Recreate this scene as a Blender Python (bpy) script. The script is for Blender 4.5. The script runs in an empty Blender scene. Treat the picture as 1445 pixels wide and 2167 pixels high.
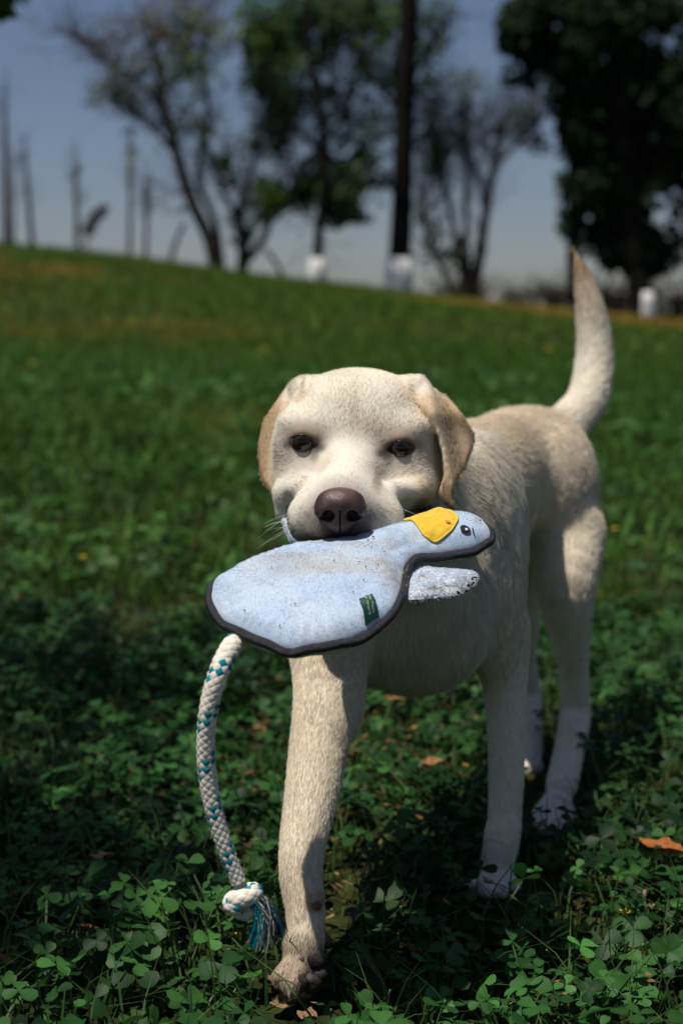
import bpy, math, random
import numpy as np
from mathutils import Vector, Matrix
from mathutils.kdtree import KDTree

random.seed(7)
RNG = np.random.default_rng(11)
SC = bpy.context.scene
COL = SC.collection

# ------------------------------------------------------------------ camera, sky, sun, exposure
CAM_H, PITCH, FPX = 0.62, math.radians(7.25), 3010.0
cam_d = bpy.data.cameras.new('camera')
cam_d.sensor_fit = 'VERTICAL'; cam_d.sensor_height = 36.0; cam_d.sensor_width = 24.0
cam_d.lens = 50.0
cam_d.clip_start = 0.02; cam_d.clip_end = 4000
cam_d.dof.use_dof = True; cam_d.dof.focus_distance = 1.28; cam_d.dof.aperture_fstop = 4.0
cam_d.dof.aperture_blades = 9
cam = bpy.data.objects.new('camera', cam_d); COL.objects.link(cam)
cam.location = (0, 0, CAM_H); cam.rotation_euler = (math.pi/2 - PITCH, 0, 0)
SC.camera = cam

TO_SUN = Vector((-0.27, -0.15, 0.95)).normalized()
world = bpy.data.worlds.new('World'); SC.world = world; world.use_nodes = True
wn = world.node_tree; wn.nodes.clear()
sky = wn.nodes.new('ShaderNodeTexSky'); sky.sky_type = 'NISHITA'; sky.sun_disc = False
sky.sun_elevation = math.asin(TO_SUN.z); sky.sun_rotation = math.atan2(TO_SUN.x, TO_SUN.y)
sky.air_density = 1.0; sky.dust_density = 0.8; sky.ozone_density = 2.5
bg = wn.nodes.new('ShaderNodeBackground'); bg.inputs['Strength'].default_value = 0.055
wo = wn.nodes.new('ShaderNodeOutputWorld')
tint = wn.nodes.new('ShaderNodeMix'); tint.data_type = 'RGBA'; tint.blend_type = 'MULTIPLY'; tint.inputs[0].default_value = 1; tint.inputs[7].default_value = (.84, .80, .86, 1)
wn.links.new(sky.outputs[0], tint.inputs[6]); wn.links.new(tint.outputs[2], bg.inputs[0]); wn.links.new(bg.outputs[0], wo.inputs[0])

sun_d = bpy.data.lights.new('sun', 'SUN'); sun_d.energy = 3.8; sun_d.angle = math.radians(0.55)
sun_d.color = (1.0, 0.945, 0.86)
sun = bpy.data.objects.new('sun', sun_d); COL.objects.link(sun)
sun.rotation_euler = TO_SUN.to_track_quat('Z', 'Y').to_euler()

SC.view_settings.view_transform = 'Standard'; SC.view_settings.look = 'None'
SC.view_settings.exposure = 0.36; SC.view_settings.gamma = 1.0
SC.view_settings.use_curve_mapping = False
SC.cycles.use_denoising = True
SC.cycles.max_bounces = 8; SC.cycles.transparent_max_bounces = 8
SC.cycles.diffuse_bounces = 5; SC.cycles.glossy_bounces = 3; SC.cycles.transmission_bounces = 4
SC.cycles.caustics_reflective = False; SC.cycles.caustics_refractive = False

# ------------------------------------------------------------------ helpers
CP, SP = math.cos(PITCH), math.sin(PITCH)
def pt(u, v, Y):
    """the point at distance Y in front of the tripod that the plan puts at column u, row v"""
    a = (u - 722.5)/FPX; b = -(v - 1083.5)/FPX
    dy = CP + b*SP; dz = -SP + b*CP
    t = Y/dy
    return np.array((a*t, Y, CAM_H + dz*t))
def proj(p):
    p = np.asarray(p, float)
    q = p - np.array((0, 0, CAM_H))
    d = q[..., 1]*CP - q[..., 2]*SP
    h = q[..., 1]*SP + q[..., 2]*CP
    return 722.5 + FPX*q[..., 0]/d, 1083.5 - FPX*h/d
def unit(a):
    a = np.asarray(a, float)
    return a/(np.linalg.norm(a, axis=-1, keepdims=True) + 1e-12)

def tag(o, label=None, cat=None, group=None, kind=None):
    if label: o['label'] = label
    if cat: o['category'] = cat
    if group: o['group'] = group
    if kind: o['kind'] = kind
    return o
def empty(name, loc=(0, 0, 0)):
    o = bpy.data.objects.new(name, None); COL.objects.link(o); o.location = loc
    o.empty_display_size = 0.05
    return o
def link(name, data, parent=None):
    o = bpy.data.objects.new(name, data); COL.objects.link(o)
    if parent is not None:
        o.parent = parent
        o.matrix_parent_inverse = Matrix.Translation(-Vector(parent.location)) if parent.type == 'EMPTY' else Matrix.Identity(4)
    return o
def mesh_np(name, V, F, mats, parent=None, col=None, smooth=True, midx=None):
    """V (n,3); F a list of index arrays (m,3) and/or (m,4)"""
    if not isinstance(F, (list, tuple)): F = [F]
    F = [np.asarray(f, np.int32) for f in F if len(f)]
    me = bpy.data.meshes.new(name)
    me.vertices.add(len(V)); me.vertices.foreach_set('co', np.asarray(V, np.float32).ravel())
    loops = np.concatenate([f.ravel() for f in F]); sizes = np.concatenate([np.full(len(f), f.shape[1], np.int32) for f in F])
    me.loops.add(len(loops)); me.loops.foreach_set('vertex_index', loops)
    starts = np.concatenate([[0], np.cumsum(sizes)[:-1]]).astype(np.int32)
    me.polygons.add(len(sizes)); me.polygons.foreach_set('loop_start', starts)
    me.polygons.foreach_set('loop_total', sizes)
    for m in (mats if isinstance(mats, (list, tuple)) else [mats]): me.materials.append(m)
    if midx is not None: me.polygons.foreach_set('material_index', np.asarray(midx, np.int32))
    me.update(calc_edges=True); me.validate()
    me.polygons.foreach_set('use_smooth', np.full(len(me.polygons), bool(smooth)))
    if col is not None:
        c = np.ones((len(V), 4), np.float32); c[:, :3] = col
        a = me.attributes.new('col', 'FLOAT_COLOR', 'POINT'); a.data.foreach_set('color', c.ravel())
    return link(name, me, parent)
def hair(name, P, rad, col, mat, parent=None):
    """P (n,k,3) strands, rad (n,k), col (n,3)"""
    n, k = P.shape[:2]
    hc = bpy.data.hair_curves.new(name); hc.add_curves([k]*n)
    hc.attributes['position'].data.foreach_set('vector', P.astype(np.float32).ravel()) if 'position' in hc.attributes else hc.points.foreach_set('position', P.astype(np.float32).ravel())
    ra = hc.attributes.get('radius') or hc.attributes.new('radius', 'FLOAT', 'POINT')
    ra.data.foreach_set('value', rad.astype(np.float32).ravel())
    c = np.ones((n, 4), np.float32); c[:, :3] = col
    ca = hc.attributes.new('col', 'FLOAT_COLOR', 'CURVE'); ca.data.foreach_set('color', c.ravel())
    hc.materials.append(mat)
    return tag(link(name, hc, parent), kind='stuff')

def vnoise(p, freq, seed=0):
    """smooth value noise in [-1,1], p (n,3)"""
    q = np.asarray(p, np.float64)*freq; i = np.floor(q).astype(np.int64); f = q - i; f = f*f*(3 - 2*f)
    def h(ix, iy, iz):
        n = (ix*374761393 + iy*668265263 + iz*2147483647 + seed*1274126177) & 0xffffffff
        n = ((n ^ (n >> 13))*1274126177) & 0xffffffff
        return ((n ^ (n >> 16)) & 0xffff)/32767.5 - 1
    r = 0
    for a in (0, 1):
        for b in (0, 1):
            for c in (0, 1):
                w = (f[:, 0] if a else 1 - f[:, 0])*(f[:, 1] if b else 1 - f[:, 1])*(f[:, 2] if c else 1 - f[:, 2])
                r = r + w*h(i[:, 0] + a, i[:, 1] + b, i[:, 2] + c)
    return r
def sstep(a, b, x):
    t = np.clip((x - a)/(b - a), 0, 1); return t*t*(3 - 2*t)

def tube(path, rads, nseg=10, cap=True):
    path = np.asarray(path, float); n = len(path); rads = np.broadcast_to(rads, (n,)).astype(float)
    T = unit(np.gradient(path, axis=0)); V = []
    ref = np.array((0, 0, 1.0)) if abs(T[0, 2]) < .9 else np.array((1.0, 0, 0))
    N = unit(np.cross(T[0], ref))
    for i in range(n):
        N = unit(N - T[i]*np.dot(N, T[i])); B = np.cross(T[i], N)
        a = np.arange(nseg)*2*math.pi/nseg
        V.append(path[i] + rads[i]*(np.cos(a)[:, None]*N + np.sin(a)[:, None]*B))
    V = np.concatenate(V); F = []
    i, j = np.meshgrid(np.arange(n - 1), np.arange(nseg), indexing='ij')
    F = np.stack([i*nseg + j, i*nseg + (j + 1) % nseg, (i + 1)*nseg + (j + 1) % nseg, (i + 1)*nseg + j], -1).reshape(-1, 4)
    T3 = np.zeros((0, 3), int)
    if cap:
        V = np.concatenate([V, path[:1], path[-1:]]); c0, c1 = n*nseg, n*nseg + 1
        j = np.arange(nseg)
        T3 = np.concatenate([np.stack([np.full(nseg, c0), (j + 1) % nseg, j], -1),
                             np.stack([np.full(nseg, c1), (n - 1)*nseg + j, (n - 1)*nseg + (j + 1) % nseg], -1)])
    return V, F, T3
def spline(pts, n):
    P = np.asarray(pts, float); m = len(P)
    P = np.concatenate([[2*P[0] - P[1]], P, [2*P[-1] - P[-2]]])
    t = np.linspace(0, m - 1 - 1e-9, n); i = t.astype(int); f = (t - i)[:, None]
    a, b, c, d = P[i], P[i + 1], P[i + 2], P[i + 3]
    return .5*((2*b) + (-a + c)*f + (2*a - 5*b + 4*c - d)*f**2 + (-a + 3*b - 3*c + d)*f**3)
class Bag:
    """collects pieces of one mesh"""
    def __init__(s): s.V = []; s.Q = []; s.T = []; s.C = []; s.n = 0
    def add(s, V, Q=None, T=None, C=None):
        if Q is not None and len(Q): s.Q.append(np.asarray(Q) + s.n)
        if T is not None and len(T): s.T.append(np.asarray(T) + s.n)
        s.V.append(V); s.n += len(V)
        if C is not None: s.C.append(np.broadcast_to(C, (len(V), 3)))
    def build(s, name, mat, parent=None, smooth=True):
        F = ([np.concatenate(s.Q)] if s.Q else []) + ([np.concatenate(s.T)] if s.T else [])
        return mesh_np(name, np.concatenate(s.V), F, mat, parent, np.concatenate(s.C) if s.C else None, smooth)

def surface_nets(F, X, Y, Z):
    neg = F < 0
    s = np.zeros(np.array(F.shape) - 1, np.int8)
    for a in (0, 1):
        for b in (0, 1):
            for c in (0, 1):
                s += neg[a:F.shape[0] - 1 + a, b:F.shape[1] - 1 + b, c:F.shape[2] - 1 + c]
    I, J, K = np.nonzero((s > 0) & (s < 8))
    acc = np.zeros((len(I), 3)); cnt = np.zeros(len(I)); cs = [X, Y, Z]
    ids = [I, J, K]
    for ax in range(3):
        o = [x for x in range(3) if x != ax]
        for a in (0, 1):
            for b in (0, 1):
                i0 = [x.copy() for x in ids]; i0[o[0]] = i0[o[0]] + a; i0[o[1]] = i0[o[1]] + b
                i1 = [x for x in i0]; i1[ax] = i0[ax] + 1
                f0 = F[i0[0], i0[1], i0[2]]; f1 = F[i1[0], i1[1], i1[2]]
                m = (f0 < 0) != (f1 < 0)
                t = np.where(m, f0/np.where(m, f0 - f1, 1), 0)
                p = np.empty((len(I), 3))
                for q in range(3): p[:, q] = cs[q][i0[q]]
                p[:, ax] += t*(cs[ax][i1[ax]] - cs[ax][i0[ax]])
                acc += p*m[:, None]; cnt += m
    V = acc/cnt[:, None]
    idm = np.full(s.shape, -1, np.int32); idm[I, J, K] = np.arange(len(I))
    Q = []
    for ax in range(3):
        n0 = np.moveaxis(neg, ax, 0); im = np.moveaxis(idm, ax, 0)
        e = n0[:-1, 1:-1, 1:-1] != n0[1:, 1:-1, 1:-1]
        a, b, c = np.nonzero(e); b += 1; c += 1
        q = np.stack([im[a, b - 1, c - 1], im[a, b, c - 1], im[a, b, c], im[a, b - 1, c]], -1)
        fl = n0[a, b, c]
        if ax == 1: fl = ~fl
        q[~fl] = q[~fl][:, ::-1]
        Q.append(q)
    return V, np.concatenate(Q)
def relax(V, Q, it=1, lam=.5):
    e = np.concatenate([Q[:, [0, 1]], Q[:, [1, 2]], Q[:, [2, 3]], Q[:, [3, 0]]])
    deg = np.bincount(e[:, 0], minlength=len(V)) + np.bincount(e[:, 1], minlength=len(V))
    for _ in range(it):
        S = np.zeros_like(V)
        for k in range(3):
            S[:, k] = np.bincount(e[:, 0], V[e[:, 1], k], len(V)) + np.bincount(e[:, 1], V[e[:, 0], k], len(V))
        V = V + lam*(S/np.maximum(deg, 1)[:, None] - V)
    return V
def vnormals(V, Q):
    n = np.cross(V[Q[:, 2]] - V[Q[:, 0]], V[Q[:, 3]] - V[Q[:, 1]])
    N = np.zeros_like(V)
    for c in range(Q.shape[1]):
        for k in range(3): N[:, k] += np.bincount(Q[:, c], n[:, k], len(V))
    return unit(N)
def sample_surface(V, Q, dens):
    """dens (nfaces,) strands per m2 -> points, face ids, normals"""
    A = .5*np.linalg.norm(np.cross(V[Q[:, 2]] - V[Q[:, 0]], V[Q[:, 3]] - V[Q[:, 1]]), axis=1)
    lam = A*dens; n = RNG.poisson(lam); fi = np.repeat(np.arange(len(Q)), n)
    a, b = RNG.random(len(fi))[:, None], RNG.random(len(fi))[:, None]
    q = Q[fi]
    P = (1 - a)*((1 - b)*V[q[:, 0]] + b*V[q[:, 1]]) + a*((1 - b)*V[q[:, 3]] + b*V[q[:, 2]])
    return P, fi
def poly_sdf(px, py, poly):
    """signed distance to polygon, negative inside"""
    poly = np.asarray(poly, float); d = np.full(px.shape, 1e18); ins = np.zeros(px.shape, bool)
    for i in range(len(poly)):
        ax, ay = poly[i]; bx, by = poly[(i + 1) % len(poly)]
        ex, ey = bx - ax, by - ay; wx, wy = px - ax, py - ay
        t = np.clip((wx*ex + wy*ey)/(ex*ex + ey*ey + 1e-18), 0, 1)
        d = np.minimum(d, (wx - ex*t)**2 + (wy - ey*t)**2)
        c = ((ay <= py) & (by > py)) | ((by <= py) & (ay > py))
        with np.errstate(divide='ignore', invalid='ignore'):
            xs = ax + (py - ay)*ex/np.where(abs(ey) < 1e-12, 1e-12, ey)
        ins ^= c & (px < xs)
    d = np.sqrt(d); return np.where(ins, -d, d)

# ------------------------------------------------------------------ materials
def mat(name, color=(.5, .5, .5), rough=.6, attr=None, bump=None, spec=.4, translucent=0, vary=None, coat=0, sheen=0):
    m = bpy.data.materials.new(name); m.use_nodes = True; nt = m.node_tree; N = nt.nodes; L = nt.links
    b = N['Principled BSDF']; out = N['Material Output']
    b.inputs['Roughness'].default_value = rough; b.inputs['Specular IOR Level'].default_value = spec
    b.inputs['Base Color'].default_value = (*color, 1)
    if coat: b.inputs['Coat Weight'].default_value = coat; b.inputs['Coat Roughness'].default_value = .08
    if sheen: b.inputs['Sheen Weight'].default_value = sheen; b.inputs['Sheen Roughness'].default_value = .5
    src = None
    if attr:
        a = N.new('ShaderNodeAttribute'); a.attribute_name = attr; src = a.outputs['Color']
    if vary:   # (scale, other colour, lo, hi)
        tc = N.new('ShaderNodeTexCoord'); nz = N.new('ShaderNodeTexNoise')
        nz.inputs['Scale'].default_value = vary[0]; nz.inputs['Detail'].default_value = 5
        L.new(tc.outputs['Object'], nz.inputs['Vector'])
        mr = N.new('ShaderNodeMapRange'); mr.inputs[1].default_value = vary[2]; mr.inputs[2].default_value = vary[3]
        L.new(nz.outputs[0], mr.inputs[0])
        mx = N.new('ShaderNodeMix'); mx.data_type = 'RGBA'
        L.new(mr.outputs[0], mx.inputs[0])
        if src is not None: L.new(src, mx.inputs[6])
        else: mx.inputs[6].default_value = (*color, 1)
        mx.inputs[7].default_value = (*vary[1], 1); src = mx.outputs[2]
    if src is not None: L.new(src, b.inputs['Base Color'])
    if bump:   # (kind, scale, strength, distance)
        tc = N.new('ShaderNodeTexCoord')
        tx = N.new({'noise': 'ShaderNodeTexNoise', 'voronoi': 'ShaderNodeTexVoronoi'}[bump[0]])
        tx.inputs['Scale'].default_value = bump[1]; L.new(tc.outputs['Object'], tx.inputs['Vector'])
        bp = N.new('ShaderNodeBump'); bp.inputs['Strength'].default_value = bump[2]; bp.inputs['Distance'].default_value = bump[3]
        L.new(tx.outputs[0], bp.inputs['Height']); L.new(bp.outputs[0], b.inputs['Normal'])
    if translucent:
        tr = N.new('ShaderNodeBsdfTranslucent'); ms = N.new('ShaderNodeMixShader'); ms.inputs[0].default_value = translucent
        if src is not None: L.new(src, tr.inputs[0])
        else: tr.inputs[0].default_value = (*color, 1)
        L.new(b.outputs[0], ms.inputs[1]); L.new(tr.outputs[0], ms.inputs[2]); L.new(ms.outputs[0], out.inputs['Surface'])
    return m
# ------------------------------------------------------------------ terrain
CREST = 28.0
def terr(x, y):
    x = np.asarray(x, float); y = np.asarray(y, float)
    t = np.clip((y - 2.4)/(CREST - 2.4), 0, None)
    s = np.where(t < .06, t*t/.12, t - .03)
    up = 1.56 - .118*x
    rise = np.where(t <= 1, s*up, (s*0 + .97)*up - .16*(y - CREST) - .012*(y - CREST)**2*np.exp(-(y - CREST)/15.0))
    rough = .02*np.sin(x*1.3 + y*.7) + .03*np.sin(x*.45 - y*.33)
    return rise + rough*sstep(3, 8, y) + .10*np.clip(-(x + 3), 0, 40)*.12
xs = np.concatenate([-np.geomspace(900, 12, 24), np.arange(-11, 11.01, .5), np.geomspace(12, 900, 24)])
ys = np.concatenate([-np.geomspace(300, 2, 12), np.arange(-1, 60, .5), np.geomspace(61, 1500, 24)])
X, Y = np.meshgrid(xs, ys, indexing='ij'); Zg = terr(X, Y); Zg = np.maximum(Zg, -25 - .01*np.abs(Y))
nX, nY = X.shape; i, j = np.meshgrid(np.arange(nX - 1), np.arange(nY - 1), indexing='ij')
Q = np.stack([i*nY + j, (i + 1)*nY + j, (i + 1)*nY + j + 1, i*nY + j + 1], -1).reshape(-1, 4)
M_GROUND = bpy.data.materials.new('meadow_soil'); M_GROUND.use_nodes = True
nt = M_GROUND.node_tree; b = nt.nodes['Principled BSDF']; b.inputs['Roughness'].default_value = .95; b.inputs['Specular IOR Level'].default_value = .1
tc = nt.nodes.new('ShaderNodeTexCoord'); n1 = nt.nodes.new('ShaderNodeTexNoise'); n1.inputs['Scale'].default_value = .45; n1.inputs['Detail'].default_value = 6
n2 = nt.nodes.new('ShaderNodeTexNoise'); n2.inputs['Scale'].default_value = 22; n2.inputs['Detail'].default_value = 6
r1 = nt.nodes.new('ShaderNodeValToRGB'); r1.color_ramp.elements[0].position = .38; r1.color_ramp.elements[0].color = (.016, .030, .009, 1); r1.color_ramp.elements[1].position = .68; r1.color_ramp.elements[1].color = (.060, .058, .017, 1)
r2 = nt.nodes.new('ShaderNodeValToRGB'); r2.color_ramp.elements[0].position = .35; r2.color_ramp.elements[0].color = (.35, .30, .25, 1); r2.color_ramp.elements[1].position = .7; r2.color_ramp.elements[1].color = (1.3, 1.25, 1.1, 1)
mx = nt.nodes.new('ShaderNodeMix'); mx.data_type = 'RGBA'; mx.blend_type = 'MULTIPLY'; mx.inputs[0].default_value = 1
nt.links.new(tc.outputs['Object'], n1.inputs['Vector']); nt.links.new(tc.outputs['Object'], n2.inputs['Vector'])
nt.links.new(n1.outputs[0], r1.inputs[0]); nt.links.new(n2.outputs[0], r2.inputs[0]); nt.links.new(r1.outputs[0], mx.inputs[6]); nt.links.new(r2.outputs[0], mx.inputs[7]); nt.links.new(mx.outputs[2], b.inputs['Base Color'])
ground = mesh_np('ground', np.stack([X, Y, Zg], -1).reshape(-1, 3), Q, M_GROUND)
tag(ground, 'sloping meadow ground falling away to the right', 'ground', kind='structure')
# ------------------------------------------------------------------ trees on the crest
M_BARK = mat('bark_dark', (.012, .010, .009), .9, spec=.05, vary=(9, (.022, .018, .016), .4, .7))
M_TWIG = mat('bark_grey_brown', (.075, .055, .045), .9, spec=.1, vary=(9, (.04, .03, .026), .4, .7))
M_LIME = mat('lime_wash', (.82, .81, .78), .85, spec=.2, vary=(14, (.62, .6, .56), .55, .85))
M_TLEAF = mat('tree_leaf', attr='col', rough=.55, spec=.2, translucent=.55)
LQ = np.array(((-.5, 0, 0), (0, .32, .08), (.5, 0, 0), (0, -.32, .08)))
def leaves(C, size, col, spread=.35):
    n = len(C); sz = size*RNG.uniform(.6, 1.4, n)
    a = unit(RNG.standard_normal((n, 3))); b = unit(np.cross(a, RNG.standard_normal((n, 3)))); c = np.cross(a, b)
    V = C[:, None] + sz[:, None, None]*(LQ[None, :, :1]*a[:, None] + LQ[None, :, 1:2]*b[:, None] + LQ[None, :, 2:]*c[:, None])
    Q = np.arange(n*4).reshape(n, 4)
    cc = np.array(col)*(1 + spread*RNG.standard_normal(n)).clip(.4, 1.9)[:, None]
    return V.reshape(-1, 3), Q, np.repeat(cc, 4, 0)
def blob(u, v, ru, rv, n, D, depth=.8, back=0):
    p = unit(RNG.standard_normal((n, 3)))*(RNG.random(n)**.5)[:, None]
    c = pt(u, v, D + back); k = (D + back)/FPX
    P = c + p*np.array((ru*k, max(ru, rv)*k*depth, rv*k))
    keep = RNG.random(n) < sstep(-.55, .55, .8*vnoise(P, 1.5, 40) + .6*vnoise(P, 3.6, 41))
    return P[keep]
def limbs(B, polys, D):
    ends = []
    for pl in polys:
        P = spline([pt(u, v, D + dy) for u, v, r, dy in pl], 6*len(pl)); r = np.interp(np.linspace(0, len(pl) - 1, len(P)), np.arange(len(pl)), [q[2] for q in pl])*D/FPX
        V, F, T = tube(P, r, 9); B.add(V, F, T); ends.append((P, r))
    return ends
def twigs(B, start, n, L, up, r, sub=2):
    for _ in range(n):
        P, rr = start[RNG.integers(len(start))]; i = RNG.integers(len(P)//3, len(P)); p0 = P[i]
        d = unit(RNG.standard_normal(3)*np.array((1, .8, .5)) + np.array((0, 0, up))); l = L*RNG.uniform(.5, 1.3)
        p1 = p0 + d*l*.5; d2 = unit(d + RNG.standard_normal(3)*.35 + np.array((0, 0, .25))); p2 = p1 + d2*l*.5
        V, F, T = tube(np.array([p0, p1, p2]), np.array((r, r*.6, r*.2)), 4, False); B.add(V, F)
        for _ in range(sub):
            e = p1 + unit(d + RNG.standard_normal(3)*.7)*l*.45; V, F, T = tube(np.array([p1, (p1 + e)/2 + RNG.normal(0, l*.03, 3), e]), np.array((r*.5, r*.35, r*.12)), 3, False); B.add(V, F)
def tree(name, label, D, polys, blobs, tw=None, wash=None, back=.3, bark=M_BARK, group='trees on the crest of the slope', cat='tree'):
    u0, v0 = polys[0][0][0], polys[0][0][1]; base = pt(u0, v0, D); zg = float(terr(base[0], base[1]))
    t = empty(name, (base[0], base[1], zg)); tag(t, label, cat, group)
    B = Bag(); drop = zg - .15
    polys = [list(p) for p in polys]; E = limbs(B, polys, D)
    r0 = polys[0][0][2]*D/FPX; V, F, T = tube(np.array([(base[0], base[1], drop), base + (0, 0, .05)]), np.array((r0*1.15, r0)), 9); B.add(V, F, T)
    if tw: twigs(B, E, *tw)
    B.build('trunk', bark, t)
    if blobs:
        C = Bag()
        for (u, v, ru, rv, n, sz, col) in blobs:
            V, Q, c = leaves(blob(u, v, ru, rv, int(n*(1.9 if D < 28 else 1.45)), D, .6 if back else .8, back), sz*1.15, col); C.add(V, Q, None, c)
        C.build('crown', M_TLEAF, t, smooth=False)
    if wash:
        (ua, va, ra), (ub, vb, rb) = wash; P = np.array([pt(ua, va, D) + (0, 0, -.4), pt(ua, va, D), (pt(ua, va, D) + pt(ub, vb, D))/2, pt(ub, vb, D)]); k = D/FPX
        V, F, T = tube(P, np.array((ra*1.06, ra, (ra + rb)/2, rb))*k + .012, 14); mesh_np('lime_washed_base', V, [F, T], M_LIME, t)
    return t
DK = (.026, .050, .020); DM = (.080, .145, .048); MG = (.080, .155, .038); BR = (.18, .32, .05); PG = (.22, .26, .13); BN = (.15, .125, .09)
tree('leaning_tree', 'slender tree leaning left with sparse purplish brown twigs and pale new leaves', 30,
     [[(462, 584, 15, 0), (440, 500, 13, 0), (405, 425, 13, 0), (375, 330, 11, .2), (350, 240, 10, .3), (330, 115, 7, .4), (300, 20, 4, .5)],
      [(470, 582, 9, .2), (455, 470, 8, .4), (420, 380, 7, .5), (440, 250, 6, .8), (430, 120, 5, 1), (460, -20, 3, 1)],
      [(350, 240, 6, .3), (290, 170, 4, 0), (200, 110, 3, -.3), (150, 70, 1.5, -.5)], [(375, 330, 6, .2), (320, 270, 4, 0), (255, 220, 2, -.5)], [(345, 200, 5, .3), (400, 90, 4, .6), (390, -30, 3, .8)]],
     [(330, 70, 150, 80, 420, .13, BN), (250, 190, 80, 60, 360, .12, PG), (420, 60, 110, 80, 320, .13, PG), (300, 160, 120, 70, 260, .12, PG), (400, 150, 90, 60, 200, .12, BR), (420, 270, 70, 60, 220, .12, PG), (360, 440, 40, 25, 60, .12, PG), (455, 540, 18, 25, 60, .12, BR), (285, 260, 40, 25, 60, .12, DK), (200, 100, 50, 30, 70, .1, BN)],
     (330, 1.3, .55, .012), bark=M_TWIG)
tree('forked_tree', 'low forked tree with bright green leaf clusters on its upright limbs', 30.5,
     [[(512, 588, 13, 0), (515, 520, 12, 0), (508, 450, 9, 0), (540, 330, 6, .2), (550, 250, 4, .3)], [(514, 560, 10, 0), (560, 500, 8, .2), (580, 430, 6, .4), (610, 370, 4, .6)], [(508, 470, 7, 0), (470, 400, 5, -.2), (440, 310, 3, -.4)]],
     [(555, 425, 62, 55, 560, .13, BR), (510, 470, 40, 55, 280, .13, MG), (500, 380, 55, 50, 240, .12, MG), (480, 340, 50, 40, 170, .12, BR), (550, 300, 50, 50, 170, .12, PG), (430, 200, 60, 60, 120, .12, PG)],
     (120, .8, .7, .010), bark=M_TWIG)
tree('weeping_tree', 'dark hanging crown above a short lime washed trunk left of the tall trunk', 28.4,
     [[(669, 612, 14, 0), (672, 560, 12, 0), (676, 480, 10, 0), (690, 330, 9, .2), (660, 150, 8, .3), (650, -40, 6, .4)], [(690, 330, 6, .2), (600, 240, 5, 0), (560, 120, 4, 0)], [(690, 300, 6, .2), (740, 220, 5, 0), (760, 100, 4, 0)], [(640, 420, 4, 0), (600, 330, 4, 0), (570, 240, 3, 0)]],
     [(620, 110, 110, 130, 1800, .15, DM), (580, 60, 80, 110, 900, .15, MG), (720, 90, 100, 120, 1300, .15, DM), (600, 250, 45, 90, 420, .14, DM), (690, 400, 75, 85, 1200, .14, DM), (640, 420, 40, 45, 300, .14, DM), (740, 440, 60, 40, 420, .14, DM), (690, 250, 60, 90, 340, .13, DM), (560, 170, 60, 80, 300, .14, MG), (760, 330, 45, 70, 240, .13, DM)],
     (240, 1.0, -.5, .010), wash=((668, 613, 20), (674, 546, 16)), back=2.4)
tree('tall_tree', 'tall straight dark trunk with lime washed base and loose green crown', 29,
     [[(843, 630, 27, 0), (846, 540, 24, 0), (852, 400, 22, 0), (858, 200, 21, 0), (866, 0, 20, 0), (872, -160, 13, 0)], [(852, 420, 6, 0), (810, 380, 4, -.3), (770, 400, 2, -.5)], [(857, 240, 6, 0), (800, 180, 5, .3), (760, 90, 3, .5)], [(860, 180, 6, 0), (910, 100, 5, .2), (950, 30, 3, .5)], [(856, 330, 5, 0), (900, 280, 4, .3), (930, 200, 2, .5)]],
     [(800, 80, 90, 120, 720, .14, MG), (790, 250, 70, 100, 420, .14, DM), (900, 60, 70, 90, 420, .14, DM), (830, 190, 90, 70, 420, .14, MG), (905, 210, 45, 60, 160, .13, MG), (775, 400, 60, 70, 260, .13, DM), (830, 20, 120, 60, 600, .14, DM), (700, 40, 90, 70, 500, .15, DM)],
     (160, 1.1, .2, .012), wash=((842, 632, 31), (846, 546, 26)), back=1.2)
tree('twiggy_tree', 'bushy many stemmed tree with bare brown shoots and scattered green tufts', 30,
     [[(1000, 622, 14, 0), (1015, 540, 11, 0), (1030, 440, 9, 0), (1050, 330, 7, .2), (1075, 240, 4, .4)], [(985, 620, 9, 0), (960, 480, 6, .2), (930, 350, 5, .4), (920, 250, 3, .6)], [(990, 610, 8, .2), (985, 450, 6, .4), (990, 300, 4, .6), (975, 200, 2, .8)], [(960, 622, 6, 0), (905, 500, 5, .2), (890, 380, 3, .4)], [(1030, 440, 5, 0), (1000, 350, 4, .2), (960, 280, 2, .3)], [(1045, 350, 5, .2), (1110, 290, 3, .2), (1150, 250, 2, .2)]],
     [(925, 330, 50, 60, 330, .13, MG), (1010, 260, 60, 50, 330, .13, DK), (1085, 250, 50, 45, 260, .13, MG), (980, 190, 90, 45, 260, .12, PG), (1130, 300, 40, 30, 110, .12, DK), (900, 480, 40, 90, 170, .12, (.10, .11, .03)), (960, 540, 70, 60, 200, .12, (.09, .10, .03)), (1050, 200, 60, 40, 160, .12, BN)],
     (420, 1.3, 1.3, .010), bark=M_TWIG)
tree('broad_tree', 'broad very dark evergreen with a lime washed base partly hidden by brush', 24,
     [[(1358, 668, 26, 0), (1345, 560, 22, 0), (1330, 420, 20, 0), (1310, 200, 18, 0), (1300, -60, 14, 0)], [(1320, 330, 10, 0), (1240, 200, 8, .4), (1150, 60, 5, .6)], [(1325, 400, 10, 0), (1400, 300, 8, .4), (1470, 150, 6, .6)]],
     [(1250, 60, 190, 120, 4200, .17, DK), (1330, 240, 150, 160, 4200, .17, DK), (1400, 420, 110, 140, 2600, .17, DK), (1270, 400, 85, 120, 1700, .16, DK), (1300, 310, 55, 55, 330, .14, (.035, .075, .025)), (1130, 60, 90, 70, 900, .16, DK), (1120, 150, 60, 45, 380, .15, DK), (1240, 500, 45, 50, 420, .15, DK), (1360, 540, 100, 50, 800, .15, DK), (1460, 200, 90, 250, 2200, .18, DK)],
     (130, 1.0, -.2, .012), wash=((1360, 664, 25), (1358, 618, 22)))
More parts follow.
